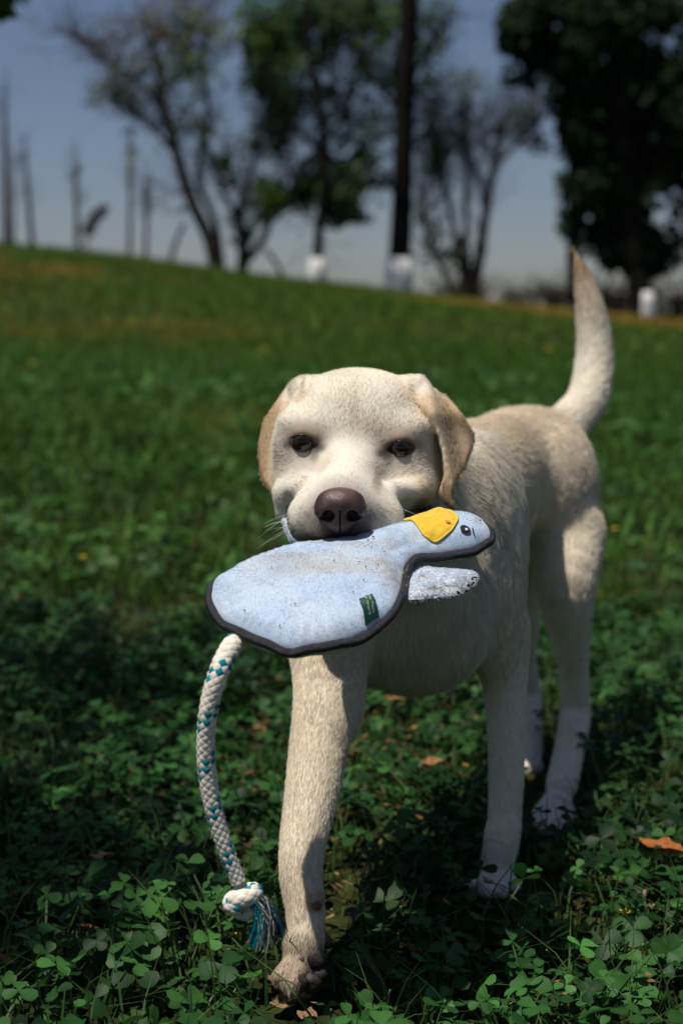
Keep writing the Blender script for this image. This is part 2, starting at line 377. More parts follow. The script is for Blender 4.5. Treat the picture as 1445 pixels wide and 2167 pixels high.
tree('upright_tree', 'dark upright trunk behind the broad evergreen, clothed in hanging foliage', 26,
     [[(1212, 640, 15, 0), (1214, 500, 15, 0), (1218, 300, 15, 0), (1220, 100, 14, 0), (1222, -80, 12, 0)]],
     [(1225, 330, 45, 130, 900, .15, DK), (1215, 130, 80, 130, 1100, .16, DK), (1205, 460, 32, 60, 200, .14, DK), (1180, 390, 22, 30, 60, .13, MG)], (60, .6, -.3, .01))
# young staked saplings far along the crest
GR = 'thin saplings along the crest'
def sapling(label, u, v0, v1, lean, D, r, leaf=0):
    tree('sapling', label, D, [[(u, v0, r, 0), (u + lean*.4, (v0*2 + v1)/3, r*.9, 0), (u + lean*.8, (v0 + v1*2)/3, r*.7, .1), (u + lean, v1, r*.25, .2)]], [(u + lean*.8, v1 + (v0 - v1)*.25, 16, (v0 - v1)*.22, leaf, .10, PG)] if leaf else None, (26, .55, 1.6, .008, 1), bark=M_TWIG, group=GR)
sapling('bare dark sapling at the meadow edge, stoutest of the row', 14, 520, 180, -4, 31, 8)
sapling('bare sapling close beside the stoutest one', 28, 522, 330, 2, 32, 4)
sapling('thin bare sapling leaning a little towards the stoutest one', 70, 530, 290, -18, 32, 6)
sapling('bare sapling with a few buds beside the bent plume', 165, 540, 330, -4, 32, 6, 30)
sapling('tall thin sapling with pale leaves behind the leaning tree', 274, 556, 270, 4, 33, 5, 60)
sapling('shorter pale sapling beside the tall thin one behind the leaning tree', 308, 562, 370, 3, 33, 5, 50)
pl_ = empty('bent_plume', tuple(pt(184, 545, 30))); tag(pl_, 'brown plume bending over on a curved stalk among the saplings', 'plant')
B = Bag(); sp_ = spline([pt(184, 560, 30), pt(186, 500, 30), pt(196, 465, 30), pt(222, 442, 30)], 16); V, F, T = tube(sp_, np.linspace(.035, .02, 16), 6); B.add(V, F, T); B.build('stalk', M_TWIG, pl_)
B = Bag(); C_ = np.concatenate([p + RNG.normal(0, .055, (26, 3)) for p in sp_[6:]]); V, Q, c = leaves(C_, .11, (.06, .045, .05)); B.add(V, Q, None, c); tag(B.build('plume', M_TLEAF, pl_, False), kind='stuff')
for lab, a, b in (('slanting grey prop pole beside the leaning tree', (350, 565), (392, 470)), ('slanting prop pole between the forked tree and the lime washed trunk', (618, 606), (560, 525)), ('slanting prop pole under the broad evergreen', (1262, 640), (1320, 540))):
    V, F, T = tube(spline([pt(*a, 30) + (0, 0, -.3), (pt(*a, 30) + pt(*b, 30))/2, pt(*b, 30)], 8), np.linspace(.05, .04, 8), 8); o = mesh_np('prop_pole', V, [F, T], M_TWIG); tag(o, lab, 'pole', 'prop poles')
# brush along the crest at the right
def shrub(label, u, v, ru, rv, D, n, col, name='shrub'):
    b = pt(u, v + rv, D); t = empty(name, (b[0], b[1], float(terr(b[0], b[1])))); tag(t, label, 'shrub', 'brush along the crest')
    B = Bag(); E = limbs(B, [[(u + d*.2, v + rv + 12, 3, 0), (u + d*.6, v + rv*.3, 2.5, 0), (u + d, v - rv*.8, 1, .1)] for d in np.linspace(-ru, ru, 7)], D); twigs(B, E, 70, .5, 1.0, .008); B.build('stems', M_TWIG, t)
    C = Bag(); V, Q, c = leaves(blob(u, v, ru, rv, n, D), .10, col); C.add(V, Q, None, c); C.build('foliage', M_TLEAF, t, False)
shrub('low dark green shrub on the crest right of the twiggy tree', 1105, 632, 55, 22, 30, 700, DK)
shrub('small olive shrub at the foot of the upright trunk', 1170, 630, 32, 26, 30, 400, (.035, .045, .02))
shrub('brown brush heap under the broad evergreen', 1310, 640, 65, 42, 26, 700, (.045, .032, .022))
shrub('brown brush at the far right beyond the lime washed base', 1425, 640, 70, 60, 26, 1100, (.035, .027, .02))
shrub('grassy tuft at the foot of the twiggy tree', 985, 620, 70, 26, 29.5, 500, (.06, .065, .022))
# a tree standing left of the view; unseen near limb and clusters added to dapple the left foreground
def shade_tree():
    bx, by = -3.4, 4.6; z = float(terr(bx, by)); t = empty('shade_tree', (bx, by, z)); tag(t, 'broadleaf tree beside the meadow whose lowest leaves hang into the top corner', 'tree')
    B = Bag(); E = []
    for pts, r in (([(bx, by, z - .2), (bx + .05, by, z + 1.5), (bx - .05, by + .1, z + 3), (bx, by, z + 4.6)], (.17, .13, .11, .05)), ([(bx, by + .05, z + 2.4), (-2.5, 4.2, 3.4), (-1.6, 3.6, 3.6)], (.07, .05, .02)), ([(bx, by, z + 2.2), (-2.6, 5.2, 2.7), (-1.75, 5.3, 2.2), (-1.36, 5.2, 2.02)], (.07, .05, .03, .012)), ([(bx, by, z + 2.8), (-2.7, 3.0, 3.6), (-2.0, 2.0, 3.7), (-1.4, 1.0, 3.5)], (.07, .05, .03, .012))):
        P = spline(pts, 20); rr = np.interp(np.linspace(0, len(r) - 1, 20), np.arange(len(r)), r); V, F, T = tube(P, rr, 9); B.add(V, F, T); E.append((P, rr))
    twigs(B, [E[0], E[1], E[3]], 90, .8, .2, .010); B.build('trunk', M_BARK, t)
    C = Bag()
    for c, r, n in (((-3.6, 4.6, 4.4), (1.3, 1.3, .9), 2200), ((-2.9, 4.3, 3.9), (.6, 1.0, .5), 700), ((-1.85, 2.1, 3.5), (.30, .6, .25), 330), ((-1.36, 1.0, 3.5), (.24, .36, .2), 420), ((-1.45, 1.9, 3.6), (.33, .55, .2), 420), ((-1.27, 5.2, 1.83), (.16, .16, .11), 220)):
        p = unit(RNG.standard_normal((n, 3)))*(RNG.random(n)**.5)[:, None]*np.array(r) + np.array(c); p = p[vnoise(p, 2.6, 71) > -.25] if n > 300 else p
        V, Q, cc = leaves(p, .085, MG); C.add(V, Q, None, cc)
    C.build('crown', M_TLEAF, t, smooth=False)
shade_tree()
# ------------------------------------------------------------------ the dog
CREAM = np.array((.80, .715, .58)); PALE = np.array((.84, .78, .67)); TAN = np.array((.52, .38, .23)); EAR = np.array((.62, .46, .29))
PR = []          # body-forming volumes: dicts
def ell(c, r, k=.02, flow=(0, 1, -.3), R=None, ln=.011, col=CREAM, sub=False, pw=2):
    PR.append(dict(t='e', pw=pw, c=np.asarray(c, float), r=np.asarray(r, float), R=np.eye(3) if R is None else np.array(R), k=k, flow=unit(flow), ln=ln, col=np.asarray(col), sub=sub))
def cone(a, b, ra, rb, k=.02, flow=None, ln=.011, col=CREAM):
    a = np.asarray(a, float); b = np.asarray(b, float)
    PR.append(dict(t='c', a=a, b=b, ra=ra, rb=rb, k=k, flow=unit(b - a) if flow is None else unit(flow), ln=ln, col=np.asarray(col), sub=False))
def chain(pts, k=.015, ln=.011, col=CREAM, flow=None):
    """one limb: spine points with radii, evened out along its length"""
    C = spline([p for p, r in pts], 4*len(pts)); R = np.interp(np.linspace(0, len(pts) - 1, len(C)), np.arange(len(pts)), [r for p, r in pts])
    R = np.convolve(np.pad(R, 2, mode='edge'), (.1, .2, .4, .2, .1), 'valid')
    PR.append(dict(t='l', C=C, Rr=R, k=k, flow=None, ln=ln, col=np.asarray(col), sub=False))
def limb(p, P):
    best = np.full(P.shape[:-1], 9.0); fl = np.zeros(P.shape)
    for a, b, ra, rb in zip(p['C'][:-1], p['C'][1:], p['Rr'][:-1], p['Rr'][1:]):
        ba = b - a; h = np.clip(((P - a)@ba)/(ba@ba), 0, 1); d = np.sqrt((((P - a) - h[..., None]*ba)**2).sum(-1)) - (ra + h*(rb - ra))
        m = d < best; best = np.where(m, d, best); fl[m] = unit(ba)
    return best, fl
def pd(p, P):
    if p['t'] == 'e':
        q = (P - p['c'])@p['R']
        if p['pw'] != 2:
            k0 = (np.abs(q/p['r'])**p['pw']).sum(-1)**(1/p['pw']) + 1e-9; return (k0 - 1)*p['r'].min()*1.15
        k0 = np.sqrt(((q/p['r'])**2).sum(-1)) + 1e-9; k1 = np.sqrt(((q/p['r']**2)**2).sum(-1)) + 1e-9
        return k0*(k0 - 1)/k1
    if p['t'] == 'c':
        ba = p['b'] - p['a']; h = np.clip(((P - p['a'])@ba)/(ba@ba), 0, 1)
        return np.sqrt((((P - p['a']) - h[..., None]*ba)**2).sum(-1)) - (p['ra'] + h*(p['rb'] - p['ra']))
    if p['t'] == 'l': return limb(p, P)[0]
    return p['f'](P)
def bounds(p):
    if p['t'] == 'e': m = np.sqrt(((p['R']*p['r'])**2).sum(1)); lo, hi = p['c'] - m, p['c'] + m
    elif p['t'] == 'c': m = max(p['ra'], p['rb']); lo, hi = np.minimum(p['a'], p['b']) - m, np.maximum(p['a'], p['b']) + m
    elif p['t'] == 'l': m = p['Rr'].max(); lo, hi = p['C'].min(0) - m, p['C'].max(0) + m
    else: lo, hi = p['lo'], p['hi']
    e = p['k'] + .03; return lo - e, hi + e
def rotz(a): c, s = math.cos(a), math.sin(a); return np.array(((c, -s, 0), (s, c, 0), (0, 0, 1)))
def rotx(a): c, s = math.cos(a), math.sin(a); return np.array(((1, 0, 0), (0, c, -s), (0, s, c)))
def roty(a): c, s = math.cos(a), math.sin(a); return np.array(((c, 0, s), (0, 1, 0), (-s, 0, c)))

# trunk: the dog walks towards the camera, rump to the right and behind
YAW = rotz(-math.radians(22))
BACK = (.36, .88, -.22)
ell((.118, 1.65, .375), (.080, .19, .138), .03, BACK, YAW, .013)              # rib cage
ell((.195, 1.81, .428), (.058, .17, .086), .05, BACK, YAW, .012)               # loin
ell((.262, 1.965, .432), (.072, .115, .084), .05, (.4, .6, -.6), YAW, .012)      # rump
ell(pt(880, 1275, 1.505), (.080, .055, .085), .045, (.0, .15, -1), None, .020, PALE)  # forechest
ell(pt(875, 1365, 1.52), (.060, .055, .045), .045, (.1, .2, -1), None, .018)
# neck and shoulders
cone(pt(775, 960, 1.47), (.100, 1.60, .41), .066, .092, .04, (.2, .6, -.6), .015, PALE)
ell(pt(1012, 1125, 1.575), (.047, .07, .110), .03, (.15, .25, -1), rotz(-.35), .015, PALE)    # left shoulder
ell(pt(1045, 1285, 1.565), (.031, .048, .085), .03, (0, .2, -1), None, .013)
ell(pt(700, 1290, 1.50), (.046, .06, .10), .035, (-.1, .1, -1), None, .016)    # right shoulder
# standing fore leg
chain([(pt(1058, 1330, 1.565), .034), (pt(1068, 1450, 1.57), .0250), (pt(1071, 1600, 1.555), .0205), (pt(1068, 1720, 1.545), .0190), (pt(1064, 1760, 1.54), .0205), (pt(1052, 1830, 1.535), .0200)], .012, .008)
for u, v, Y, r in ((996, 1874, 1.500, .0088), (1027, 1885, 1.488, .0096), (1060, 1886, 1.490, .0096), (1088, 1875, 1.508, .0088)):
    cone(pt(1052, 1845, 1.535), pt(u, v, Y), .011, r, .002, None, .004, PALE)
# swinging fore leg, reaching forward
FL = (0, -.15, -1)
chain([(pt(700, 1340, 1.475), .046), (pt(693, 1465, 1.42), .0335), (pt(673, 1590, 1.375), .0285), (pt(660, 1680, 1.345), .0262), (pt(641, 1780, 1.31), .0215), (pt(637, 1850, 1.29), .0198), (pt(645, 1915, 1.275), .0182), (pt(647, 1975, 1.262), .0165)], .014, .010)
ell(pt(722, 1500, 1.435), (.022, .03, .036), .02, (0, 0, -1), None, .011)
PAWT = [(598, 2068, 1.232, .0110), (617, 2082, 1.226, .0115), (643, 2086, 1.238, .0115), (668, 2068, 1.250, .0105)]
ell(pt(640, 2015, 1.252), (.018, .016, .020), .012, (-.2, 0, -1), None, .007, (.52, .43, .32))
for u, v, Y, r in PAWT:
    cone(pt(640, 2018, 1.25), pt(u, v, Y), .0105, r*.92, .003, None, .007, (.52, .43, .32))
ell(pt(667, 1903, 1.262), (.0075, .009, .009), .006, (0, 0, -1), None, .007, (.45, .33, .22))      # heel of the wrist
# hind legs
ell(pt(1188, 1060, 1.915), (.046, .080, .100), .03, (.1, -.1, -1), rotz(-.4), .012)
chain([(pt(1200, 1130, 1.90), .052), (pt(1196, 1240, 1.845), .0400), (pt(1206, 1345, 1.86), .0260), (pt(1214, 1440, 1.89), .0190), (pt(1216, 1515, 1.905), .0215), (pt(1203, 1590, 1.835), .0195), (pt(1187, 1665, 1.765), .0200)], .018, .009)
for u, v, Y, r in ((1130, 1736, 1.715, .0098), (1155, 1754, 1.702, .0104), (1183, 1752, 1.705, .0104), (1207, 1734, 1.722, .0096)):
    cone(pt(1182, 1672, 1.765), pt(u, v, Y), .012, r, .002, None, .004, PALE)
ell((.215, 1.97, .40), (.055, .09, .10), .04, (0, 0, -1), rotz(-.4), .012)
chain([((.215, 1.96, .36), .055), (pt(1085, 1275, 1.99), .04), (pt(1100, 1390, 2.06), .022), (pt(1118, 1470, 2.11), .019), (pt(1120, 1540, 2.05), .018), (pt(1120, 1590, 2.0), .019)], .015, .009)
for u, v, Y, r in ((1085, 1622, 1.965, .012), (1108, 1630, 1.955, .012), (1133, 1624, 1.96, .0115)):
    cone(pt(1115, 1592, 2.0), pt(u, v, Y), .016, r, .005, None, .007, PALE)
# tail
chain([(pt(1172, 930, 1.98), .036), (pt(1205, 892, 2.05), .0300), (pt(1240, 848, 2.09), .0285), (pt(1255, 790, 2.12), .0285), (pt(1257, 730, 2.135), .0262), (pt(1250, 668, 2.14), .0222), (pt(1239, 612, 2.145), .0170), (pt(1227, 570, 2.145), .0108), (pt(1213, 528, 2.145), .0025)], .015, .012, PALE)
NB = len(PR)
# head
NOSE = pt(720, 1080, 1.285)
def hf(c): return unit(np.asarray(c) - NOSE)            # coat runs back from the nose
def hell(u, v, Y, r, k=.02, R=None, ln=.008, col=PALE, flow=None, pw=2):
    c = pt(u, v, Y); f = hf(c) if flow is None else flow
    ell(c, r, k, f, R, ln, col, pw=pw)
hell(757, 915, 1.475, (.0755, .080, .0665), .02, flow=(0, .85, .5), ln=.009, pw=2.15)      # skull
hell(698, 880, 1.438, (.034, .034, .032), .025, flow=(-.1, .9, .45), ln=.008)
hell(806, 884, 1.440, (.034, .034, .032), .025, flow=(.1, .9, .45), ln=.008)
hell(646, 975, 1.45, (.0305, .045, .056), .025)          # cheeks
hell(871, 980, 1.455, (.0315, .045, .056), .025)
hell(672, 1005, 1.418, (.026, .030, .030), .025)
hell(812, 1010, 1.422, (.027, .030, .030), .025)
hell(648, 1035, 1.42, (.026, .040, .034), .03)
hell(868, 1040, 1.425, (.026, .040, .034), .03)
hell(746, 932, 1.422, (.034, .034, .030), .02, flow=(0, .6, .8))        # stop
cone(pt(742, 1005, 1.386), pt(722, 1078, 1.314), .030, .0235, .018, hf(pt(735, 985, 1.36)), .006, PALE)    # bridge of the nose
hell(670, 1097, 1.345, (.0285, .038, .0285), .022, ln=.006)    # flews
hell(790, 1099, 1.350, (.0295, .040, .0285), .022, ln=.006)
hell(722, 1085, 1.330, (.030, .033, .026), .02, ln=.005)
hell(700, 1131, 1.316, (.0215, .020, .0135), .012, ln=.005, col=(.42, .35, .28))
hell(757, 1131, 1.318, (.0225, .020, .0135), .012, ln=.005, col=(.42, .35, .28))
hell(644, 901, 1.410, (.026, .019, .0125), .020, R=roty(.25), flow=(-.2, .5, .9))       # brows
hell(854, 912, 1.413, (.027, .019, .0125), .020, R=roty(-.2), flow=(.2, .5, .9))
hell(640, 940, 1.416, (.028, .024, .024), .015); hell(846, 952, 1.419, (.028, .024, .024), .015)
hell(640, 961, 1.404, (.016, .012, .007), .007)       # lower lids
hell(846, 972, 1.407, (.016, .012, .007), .007)
# lips pulled up into folds by the toy
cone(pt(600, 1042, 1.40), pt(640, 1030, 1.372), .0085, .010, .010, None, .006, PALE)
cone(pt(600, 1044, 1.40), pt(601, 1085, 1.402), .0080, .009, .010, None, .006, PALE)
cone(pt(830, 1036, 1.366), pt(884, 1036, 1.388), .0070, .0070, .012, None, .006, PALE)
cone(pt(884, 1036, 1.384), pt(893, 1056, 1.390), .0068, .0060, .010, None, .006, (.62, .48, .22))  # yellow reflected from the beak patch is painted into this fold
# lower jaw under the toy
cone(pt(760, 1150, 1.44), pt(735, 1240, 1.345), .036, .022, .02, (0, .5, -.6), .009, PALE)
# carved: mouth gap, corner pits, eye openings, furrow
ell(pt(742, 1178, 1.335), (.075, .062, .0150), .006, sub=True, R=rotx(-.35))
ell(pt(905, 1078, 1.375), (.0150, .016, .0085), .006, sub=True)
ell(pt(614, 1075, 1.378), (.0060, .010, .013), .005, sub=True)
LIDS = []
EYES = [(pt(640, 935, 1.388), (.0134, .013, .0073), roty(.20)), (pt(847, 947, 1.391), (.0142, .013, .0071), roty(.02))]
for c, r, R in EYES: ell(c, r, .003, sub=True, R=R, pw=1.55)
for L in (((612, 935, 1.394), (636, 917, 1.391), (664, 926, 1.389)), ((820, 938, 1.392), (848, 927, 1.393), (880, 942, 1.400))):
    for a, b in zip(L[:-1], L[1:]): LIDS.append((a, b))
hell(643, 822, 1.462, (.015, .020, .0125), .014, col=PALE, flow=(-.5, .3, -.6)); hell(876, 819, 1.460, (.015, .020, .0125), .014, col=PALE, flow=(.5, .3, -.6))
for a, b in LIDS: cone(pt(*a), pt(*b), .0034, .0034, .004, hf(pt(*a)), .003, (.50, .36, .24))
# ears: thin folded flaps
def ear(poly, yf, half, flow, lo, hi):
    poly = np.asarray(poly, float)
    def f(P):
        u, v = proj(P); d2 = poly_sdf(u, v, poly)*P[..., 1]/FPX
        dn = np.abs(P[..., 1] - yf(u, v))*.8 - half
        a = np.maximum(d2 + .002, 0); b = np.maximum(dn + .002, 0)
        return np.minimum(np.maximum(d2, dn), -.002) + np.sqrt(a*a + b*b) + 0*d2 if False else np.where((d2 < -.002) & (dn < -.002), np.maximum(d2, dn), np.sqrt(a*a + b*b) - .002)
    PR.append(dict(t='f', f=f, lo=np.array(lo), hi=np.array(hi), k=.005, flow=unit(flow), ln=.007, col=EAR, sub=False))
earR = [(862, 800), (888, 794), (916, 818), (950, 842), (978, 876), (1006, 920), (999, 948), (984, 989), (966, 1014), (956, 1045), (966, 1078), (950, 1074), (934, 1060), (929, 1038), (939, 1006), (936, 962), (925, 920), (905, 884), (884, 852), (862, 828)]
def yR(u, v):
    s = (u - 862 - (v - 800)*.30)/100.0
    return 1.402 + .055*np.clip(s, 0, 1.2)**1.5 + .007*np.sin((u - .25*v)*.105) - .012*sstep(900, 1060, v) + .050*(1 - sstep(785, 880, v))
ear(earR, yR, .0042, (.25, -.1, -1), pt(850, 1085, 1.37), pt(1010, 780, 1.53))
earL = [(648, 796), (612, 811), (583, 850), (557, 890), (547, 937), (549, 993), (558, 1019), (577, 1046), (590, 1040), (580, 1000), (580, 944), (594, 885), (616, 850), (648, 826)]
def yL(u, v):
    s = (648 - (v - 800)*.35 - u)/60.0
    return 1.425 + .045*np.clip(s, -.3, 1.2) + .004*np.sin((u + .2*v)*.13) + .030*(1 - sstep(785, 880, v))
ear(earL, yL, .0045, (-.25, .1, -1), pt(540, 1055, 1.39), pt(655, 780, 1.55))

def ax(segs):
    out = []
    for a, b, s in segs: out.append(np.arange(a, b - s*.25, s))
    return np.concatenate(out + [[segs[-1][1]]])
GX = ax([(-.12, .15, .0025), (.15, .42, .006)]); GY = ax([(1.195, 1.29, .003), (1.29, 1.50, .0025), (1.50, 2.20, .0065)])
GZ = ax([(-.012, .10, .0032), (.10, .385, .005), (.385, .575, .0025), (.575, .78, .0065)])
FD = np.full((len(GX), len(GY), len(GZ)), .06, np.float32)
for p in PR:
    lo, hi = bounds(p)
    i0, i1 = np.searchsorted(GX, lo[0]), np.searchsorted(GX, hi[0]); j0, j1 = np.searchsorted(GY, lo[1]), np.searchsorted(GY, hi[1]); k0, k1 = np.searchsorted(GZ, lo[2]), np.searchsorted(GZ, hi[2])
    P = np.stack(np.meshgrid(GX[i0:i1], GY[j0:j1], GZ[k0:k1], indexing='ij'), -1)
    d = pd(p, P); F = FD[i0:i1, j0:j1, k0:k1]; k = p['k']
    if p['sub']:
        h = np.maximum(k - np.abs(F + d), 0)/k; FD[i0:i1, j0:j1, k0:k1] = np.maximum(F, -d) + h*h*k*.25
    else:
        h = np.maximum(k - np.abs(F - d), 0)/k; FD[i0:i1, j0:j1, k0:k1] = np.minimum(F, d) - h*h*k*.25
DV, DQ = surface_nets(FD, GX, GY, GZ); del FD
DV = relax(DV, DQ, 2, .5); DN = vnormals(DV, DQ)

def coat(P):
    """flow direction, hair length and colour of the coat at points P"""
    W = np.zeros(len(P)); fl = np.zeros((len(P), 3)); ln = np.zeros(len(P)); co = np.zeros((len(P), 3))
    for p in PR:
        if p['sub']: continue
        lo, hi = bounds(p); m = np.all((P > lo) & (P < hi), 1)
        if not m.any(): continue
        dd, fw = limb(p, P[m]) if p['t'] == 'l' else (pd(p, P[m]), p['flow'])
        w = np.exp(-np.maximum(dd, -.004)/.0045)
        W[m] += w; fl[m] += w[:, None]*fw; ln[m] += w*p['ln']; co[m] += w[:, None]*p['col']
    W = np.maximum(W, 1e-9); return fl/W[:, None], ln/W, co/W[:, None]
SPOTS = []     # coat marks, plus painted mouth shade and yellow beak reflection
def spot(u, v, Y, r, c, s=1.0, r3=None): SPOTS.append((pt(u, v, Y), np.broadcast_to(np.asarray(r if r3 is None else r3, float), (3,)), np.asarray(c, float), s))
DKB = (.032, .020, .015)
spot(640, 916, 1.39, 0, (.46, .33, .21), .42, (.019, .05, .011)); spot(853, 926, 1.39, 0, (.46, .33, .21), .42, (.020, .05, .011))
spot(632, 978, 1.39, 0, (.36, .28, .18), .28, (.017, .05, .016)); spot(852, 988, 1.40, 0, (.36, .28, .18), .28, (.018, .05, .016))
spot(748, 872, 1.40, 0, TAN, .14, (.014, .06, .034)); spot(790, 905, 1.39, .014, TAN, .3); spot(700, 985, 1.37, .013, TAN, .35); spot(790, 1005, 1.37, .012, TAN, .35)
spot(748, 885, 1.40, 0, (.52, .42, .30), .35, (.006, .05, .022)); spot(798, 1022, 1.34, 0, (.3, .25, .2), .6, (.005, .05, .007)); spot(650, 815, 1.45, .024, PALE, .8); spot(890, 812, 1.45, .024, PALE, .8)
spot(672, 948, 1.38, 0, DKB, .8, (.0075, .05, .0045)); spot(664, 962, 1.38, 0, (.12, .08, .055), .6, (.0050, .05, .0080))
spot(812, 960, 1.385, 0, DKB, .8, (.0085, .05, .0048)); spot(822, 974, 1.385, 0, (.12, .08, .055), .6, (.0055, .05, .0080))
spot(640, 934, 1.385, 0, DKB, 1.0, (.0176, .05, .0096)); spot(847, 947, 1.388, 0, DKB, 1.0, (.0184, .05, .0094))
for a_, b_ in ((846, 1104), (857, 1097), (868, 1089), (879, 1080), (889, 1071), (898, 1063)): spot(a_, b_, 1.37, 0, (.03, .022, .02), .85, (.0042, .06, .0030))  # dark gap along the right lip, painted as crease shade
for a_ in range(46):
    b_ = (-1, 1)[a_ % 2]; spot(722 + b_*RNG.uniform(38, 105), RNG.uniform(1062, 1135), 1.33, 0, (.28, .22, .17), .55, (.0016, .05, .0016))
for a_, b_ in ((622, 1108), (614, 1096), (609, 1082)): spot(a_, b_, 1.37, 0, (.05, .04, .035), .7, (.0036, .06, .0045))
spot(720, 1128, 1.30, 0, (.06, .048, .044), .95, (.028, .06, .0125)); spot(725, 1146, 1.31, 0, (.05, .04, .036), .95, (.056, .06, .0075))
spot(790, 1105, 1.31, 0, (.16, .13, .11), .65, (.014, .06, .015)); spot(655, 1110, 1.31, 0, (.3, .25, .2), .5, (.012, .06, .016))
spot(720, 1082, 1.29, 0, (.08, .058, .055), .95, (.0268, .06, .0240)); spot(720, 1030, 1.29, 0, (.45, .40, .35), .5, (.020, .06, .008))
spot(918, 960, 1.41, 0, PALE, .5, (.010, .04, .04)); spot(950, 1055, 1.40, 0, (.36, .22, .11), .6, (.014, .05, .018)); spot(552, 960, 1.46, 0, (.50, .34, .20), .5, (.010, .05, .04))
spot(893, 1060, 1.39, .010, (.58, .42, .16), .65); spot(872, 1078, 1.37, .012, (.58, .44, .22), .4); spot(896, 1082, 1.385, 0, (.02, .015, .014), .95, (.013, .05, .0070))  # yellow beak reflection on the lip fold, then painted dark of the mouth corner
spot(1222, 550, 2.145, 0, (.55, .36, .18), .8, (.03, .05, .033)); spot(1240, 620, 2.145, 0, TAN, .45, (.03, .05, .04))
spot(1060, 880, 1.85, 0, TAN, .30, (.10, .16, .035)); spot(1180, 990, 1.93, .05, TAN, .2)
spot(630, 1900, 1.28, .03, TAN, .25); spot(640, 2060, 1.24, .03, (.30, .22, .14), .5)
spot(900, 1390, 1.46, .05, TAN, .2)
def marks_and_light(P, co):
    for c, r, k, s in SPOTS:
        m = np.abs(P - c).max(1) < r.max()*2.6
        if not m.any(): continue
        d2 = (((P[m] - c)/r)**2).sum(1); w = s*np.exp(-d2**1.6*.8)
        co[m] += w[:, None]*(k - co[m])
    return co
_, _, vc = coat(DV); vc = marks_and_light(DV, vc)
M_SKIN = mat('dog_skin', attr='col', rough=.8, spec=.1)
dog = empty('dog', (.14, 1.6, 0))
tag(dog, 'cream coated dog walking through clover with a blue plush toy in its mouth', 'dog')
mesh_np('body', DV, DQ, M_SKIN, dog, vc*.85)

# coat: short strands combed along the flow
M_FUR = bpy.data.materials.new('dog_coat'); M_FUR.use_nodes = True
_n = M_FUR.node_tree; _b = _n.nodes['Principled BSDF']; _a = _n.nodes.new('ShaderNodeAttribute'); _a.attribute_name = 'col'
_n.links.new(_a.outputs['Color'], _b.inputs['Base Color']); _b.inputs['Roughness'].default_value = .55; _b.inputs['Specular IOR Level'].default_value = .25
_t = _n.nodes.new('ShaderNodeBsdfTranslucent'); _m = _n.nodes.new('ShaderNodeMixShader'); _m.inputs[0].default_value = .45
_n.links.new(_a.outputs['Color'], _t.inputs[0]); _n.links.new(_b.outputs[0], _m.inputs[1]); _n.links.new(_t.outputs[0], _m.inputs[2])
_n.links.new(_m.outputs[0], _n.nodes['Material Output'].inputs['Surface'])

FC = DV[DQ].mean(1)
isH = (FC[:, 1] < 1.52) & (FC[:, 2] > .40)
dens = np.where(isH, 1900e3, 330e3)
dens[(FC[:, 1] < 1.5) & (FC[:, 2] < .40)] = 800e3
HP, HF = sample_surface(DV, DQ, dens)
keep = np.ones(len(HP), bool)
for c, r, R in EYES:
    q = (HP - c)@R; keep &= ((q[:, 0]/(r[0]*.95))**2 + (q[:, 2]/(r[2]*.95))**2 > 1) | (np.abs(q[:, 1]) > .03)
q = HP - pt(720, 1080, 1.285); keep &= ~(((q[:, 0]/.0205)**2 + (q[:, 2]/.0180)**2 < 1) & (np.abs(q[:, 1]) < .03))
HP, HF = HP[keep], HF[keep]
HN = unit(DN[DQ[HF]].mean(1))
fl, ln, co = coat(HP); co = marks_and_light(HP, co)
jit = np.stack([vnoise(HP, 28, s) for s in (1, 2, 3)], -1)*.45 + np.stack([vnoise(HP, 75, s) for s in (4, 5, 6)], -1)*.35
chest = np.exp(-(((HP - pt(900, 1260, 1.50))/np.array((.16, .12, .14)))**2).sum(1))
jit *= (np.where((HP[:, 2] < .30) | ((HP[:, 1] > 2.02) & (HP[:, 2] > .5)), .10, .24) + .9*chest)[:, None]
hd = np.exp(-(((HP - NOSE)**2).sum(1))/.012)
fl = unit(fl) + jit*(1 - .5*hd[:, None])
fl = unit(fl - HN*(fl*HN).sum(1)[:, None])
def strands(P, N, fl, ln, lift, k=5, rnd=.18, clump=0, gfrac=.03):
    n = len(P); ln = ln*(1 + .25*RNG.standard_normal(n)).clip(.45, 1.6)
    d = unit(fl + RNG.standard_normal((n, 3))*rnd)
    S = np.empty((n, k, 3)); S[:, 0] = P - N*.0004; pos = S[:, 0].copy()
    for i in range(1, k):
        t = i/(k - 1); dd = unit(d + N*(lift*(1.6 - 1.5*t))[:, None] if np.ndim(lift) else d + N*lift*(1.6 - 1.5*t))
        pos = pos + dd*(ln/(k - 1))[:, None]; S[:, i] = pos
    if np.any(clump):
        gi = RNG.choice(n, max(8, int(n*gfrac)), replace=False)
        kd = KDTree(len(gi))
        for a, g in enumerate(gi): kd.insert(P[g], a)
        kd.balance()
        near = np.array([kd.find(p)[1] for p in P]); g = gi[near]
        off = np.linalg.norm(P - P[g], axis=1); ok = (off < .012)
        for i in range(1, k):
            w = clump*(i/(k - 1))**1.5*ok
            S[:, i] += (S[g, i] - S[:, i])*w[:, None]*.8
    return S
ln = ln*np.where((HP[:, 1] < 1.50) & (HP[:, 2] > .40), .66, np.where(HP[:, 2] < .28, .66, .85))
ln = ln*np.clip(1 - .35*np.exp(-(((HP - NOSE)/.035)**2).sum(1)), .3, 1)
for c, r, R in EYES: ln = ln*(1 - .55*np.exp(-(((HP - c)/.017)**2).sum(1)))
big = ~((HP[:, 1] < 1.50) & (HP[:, 2] > .40))
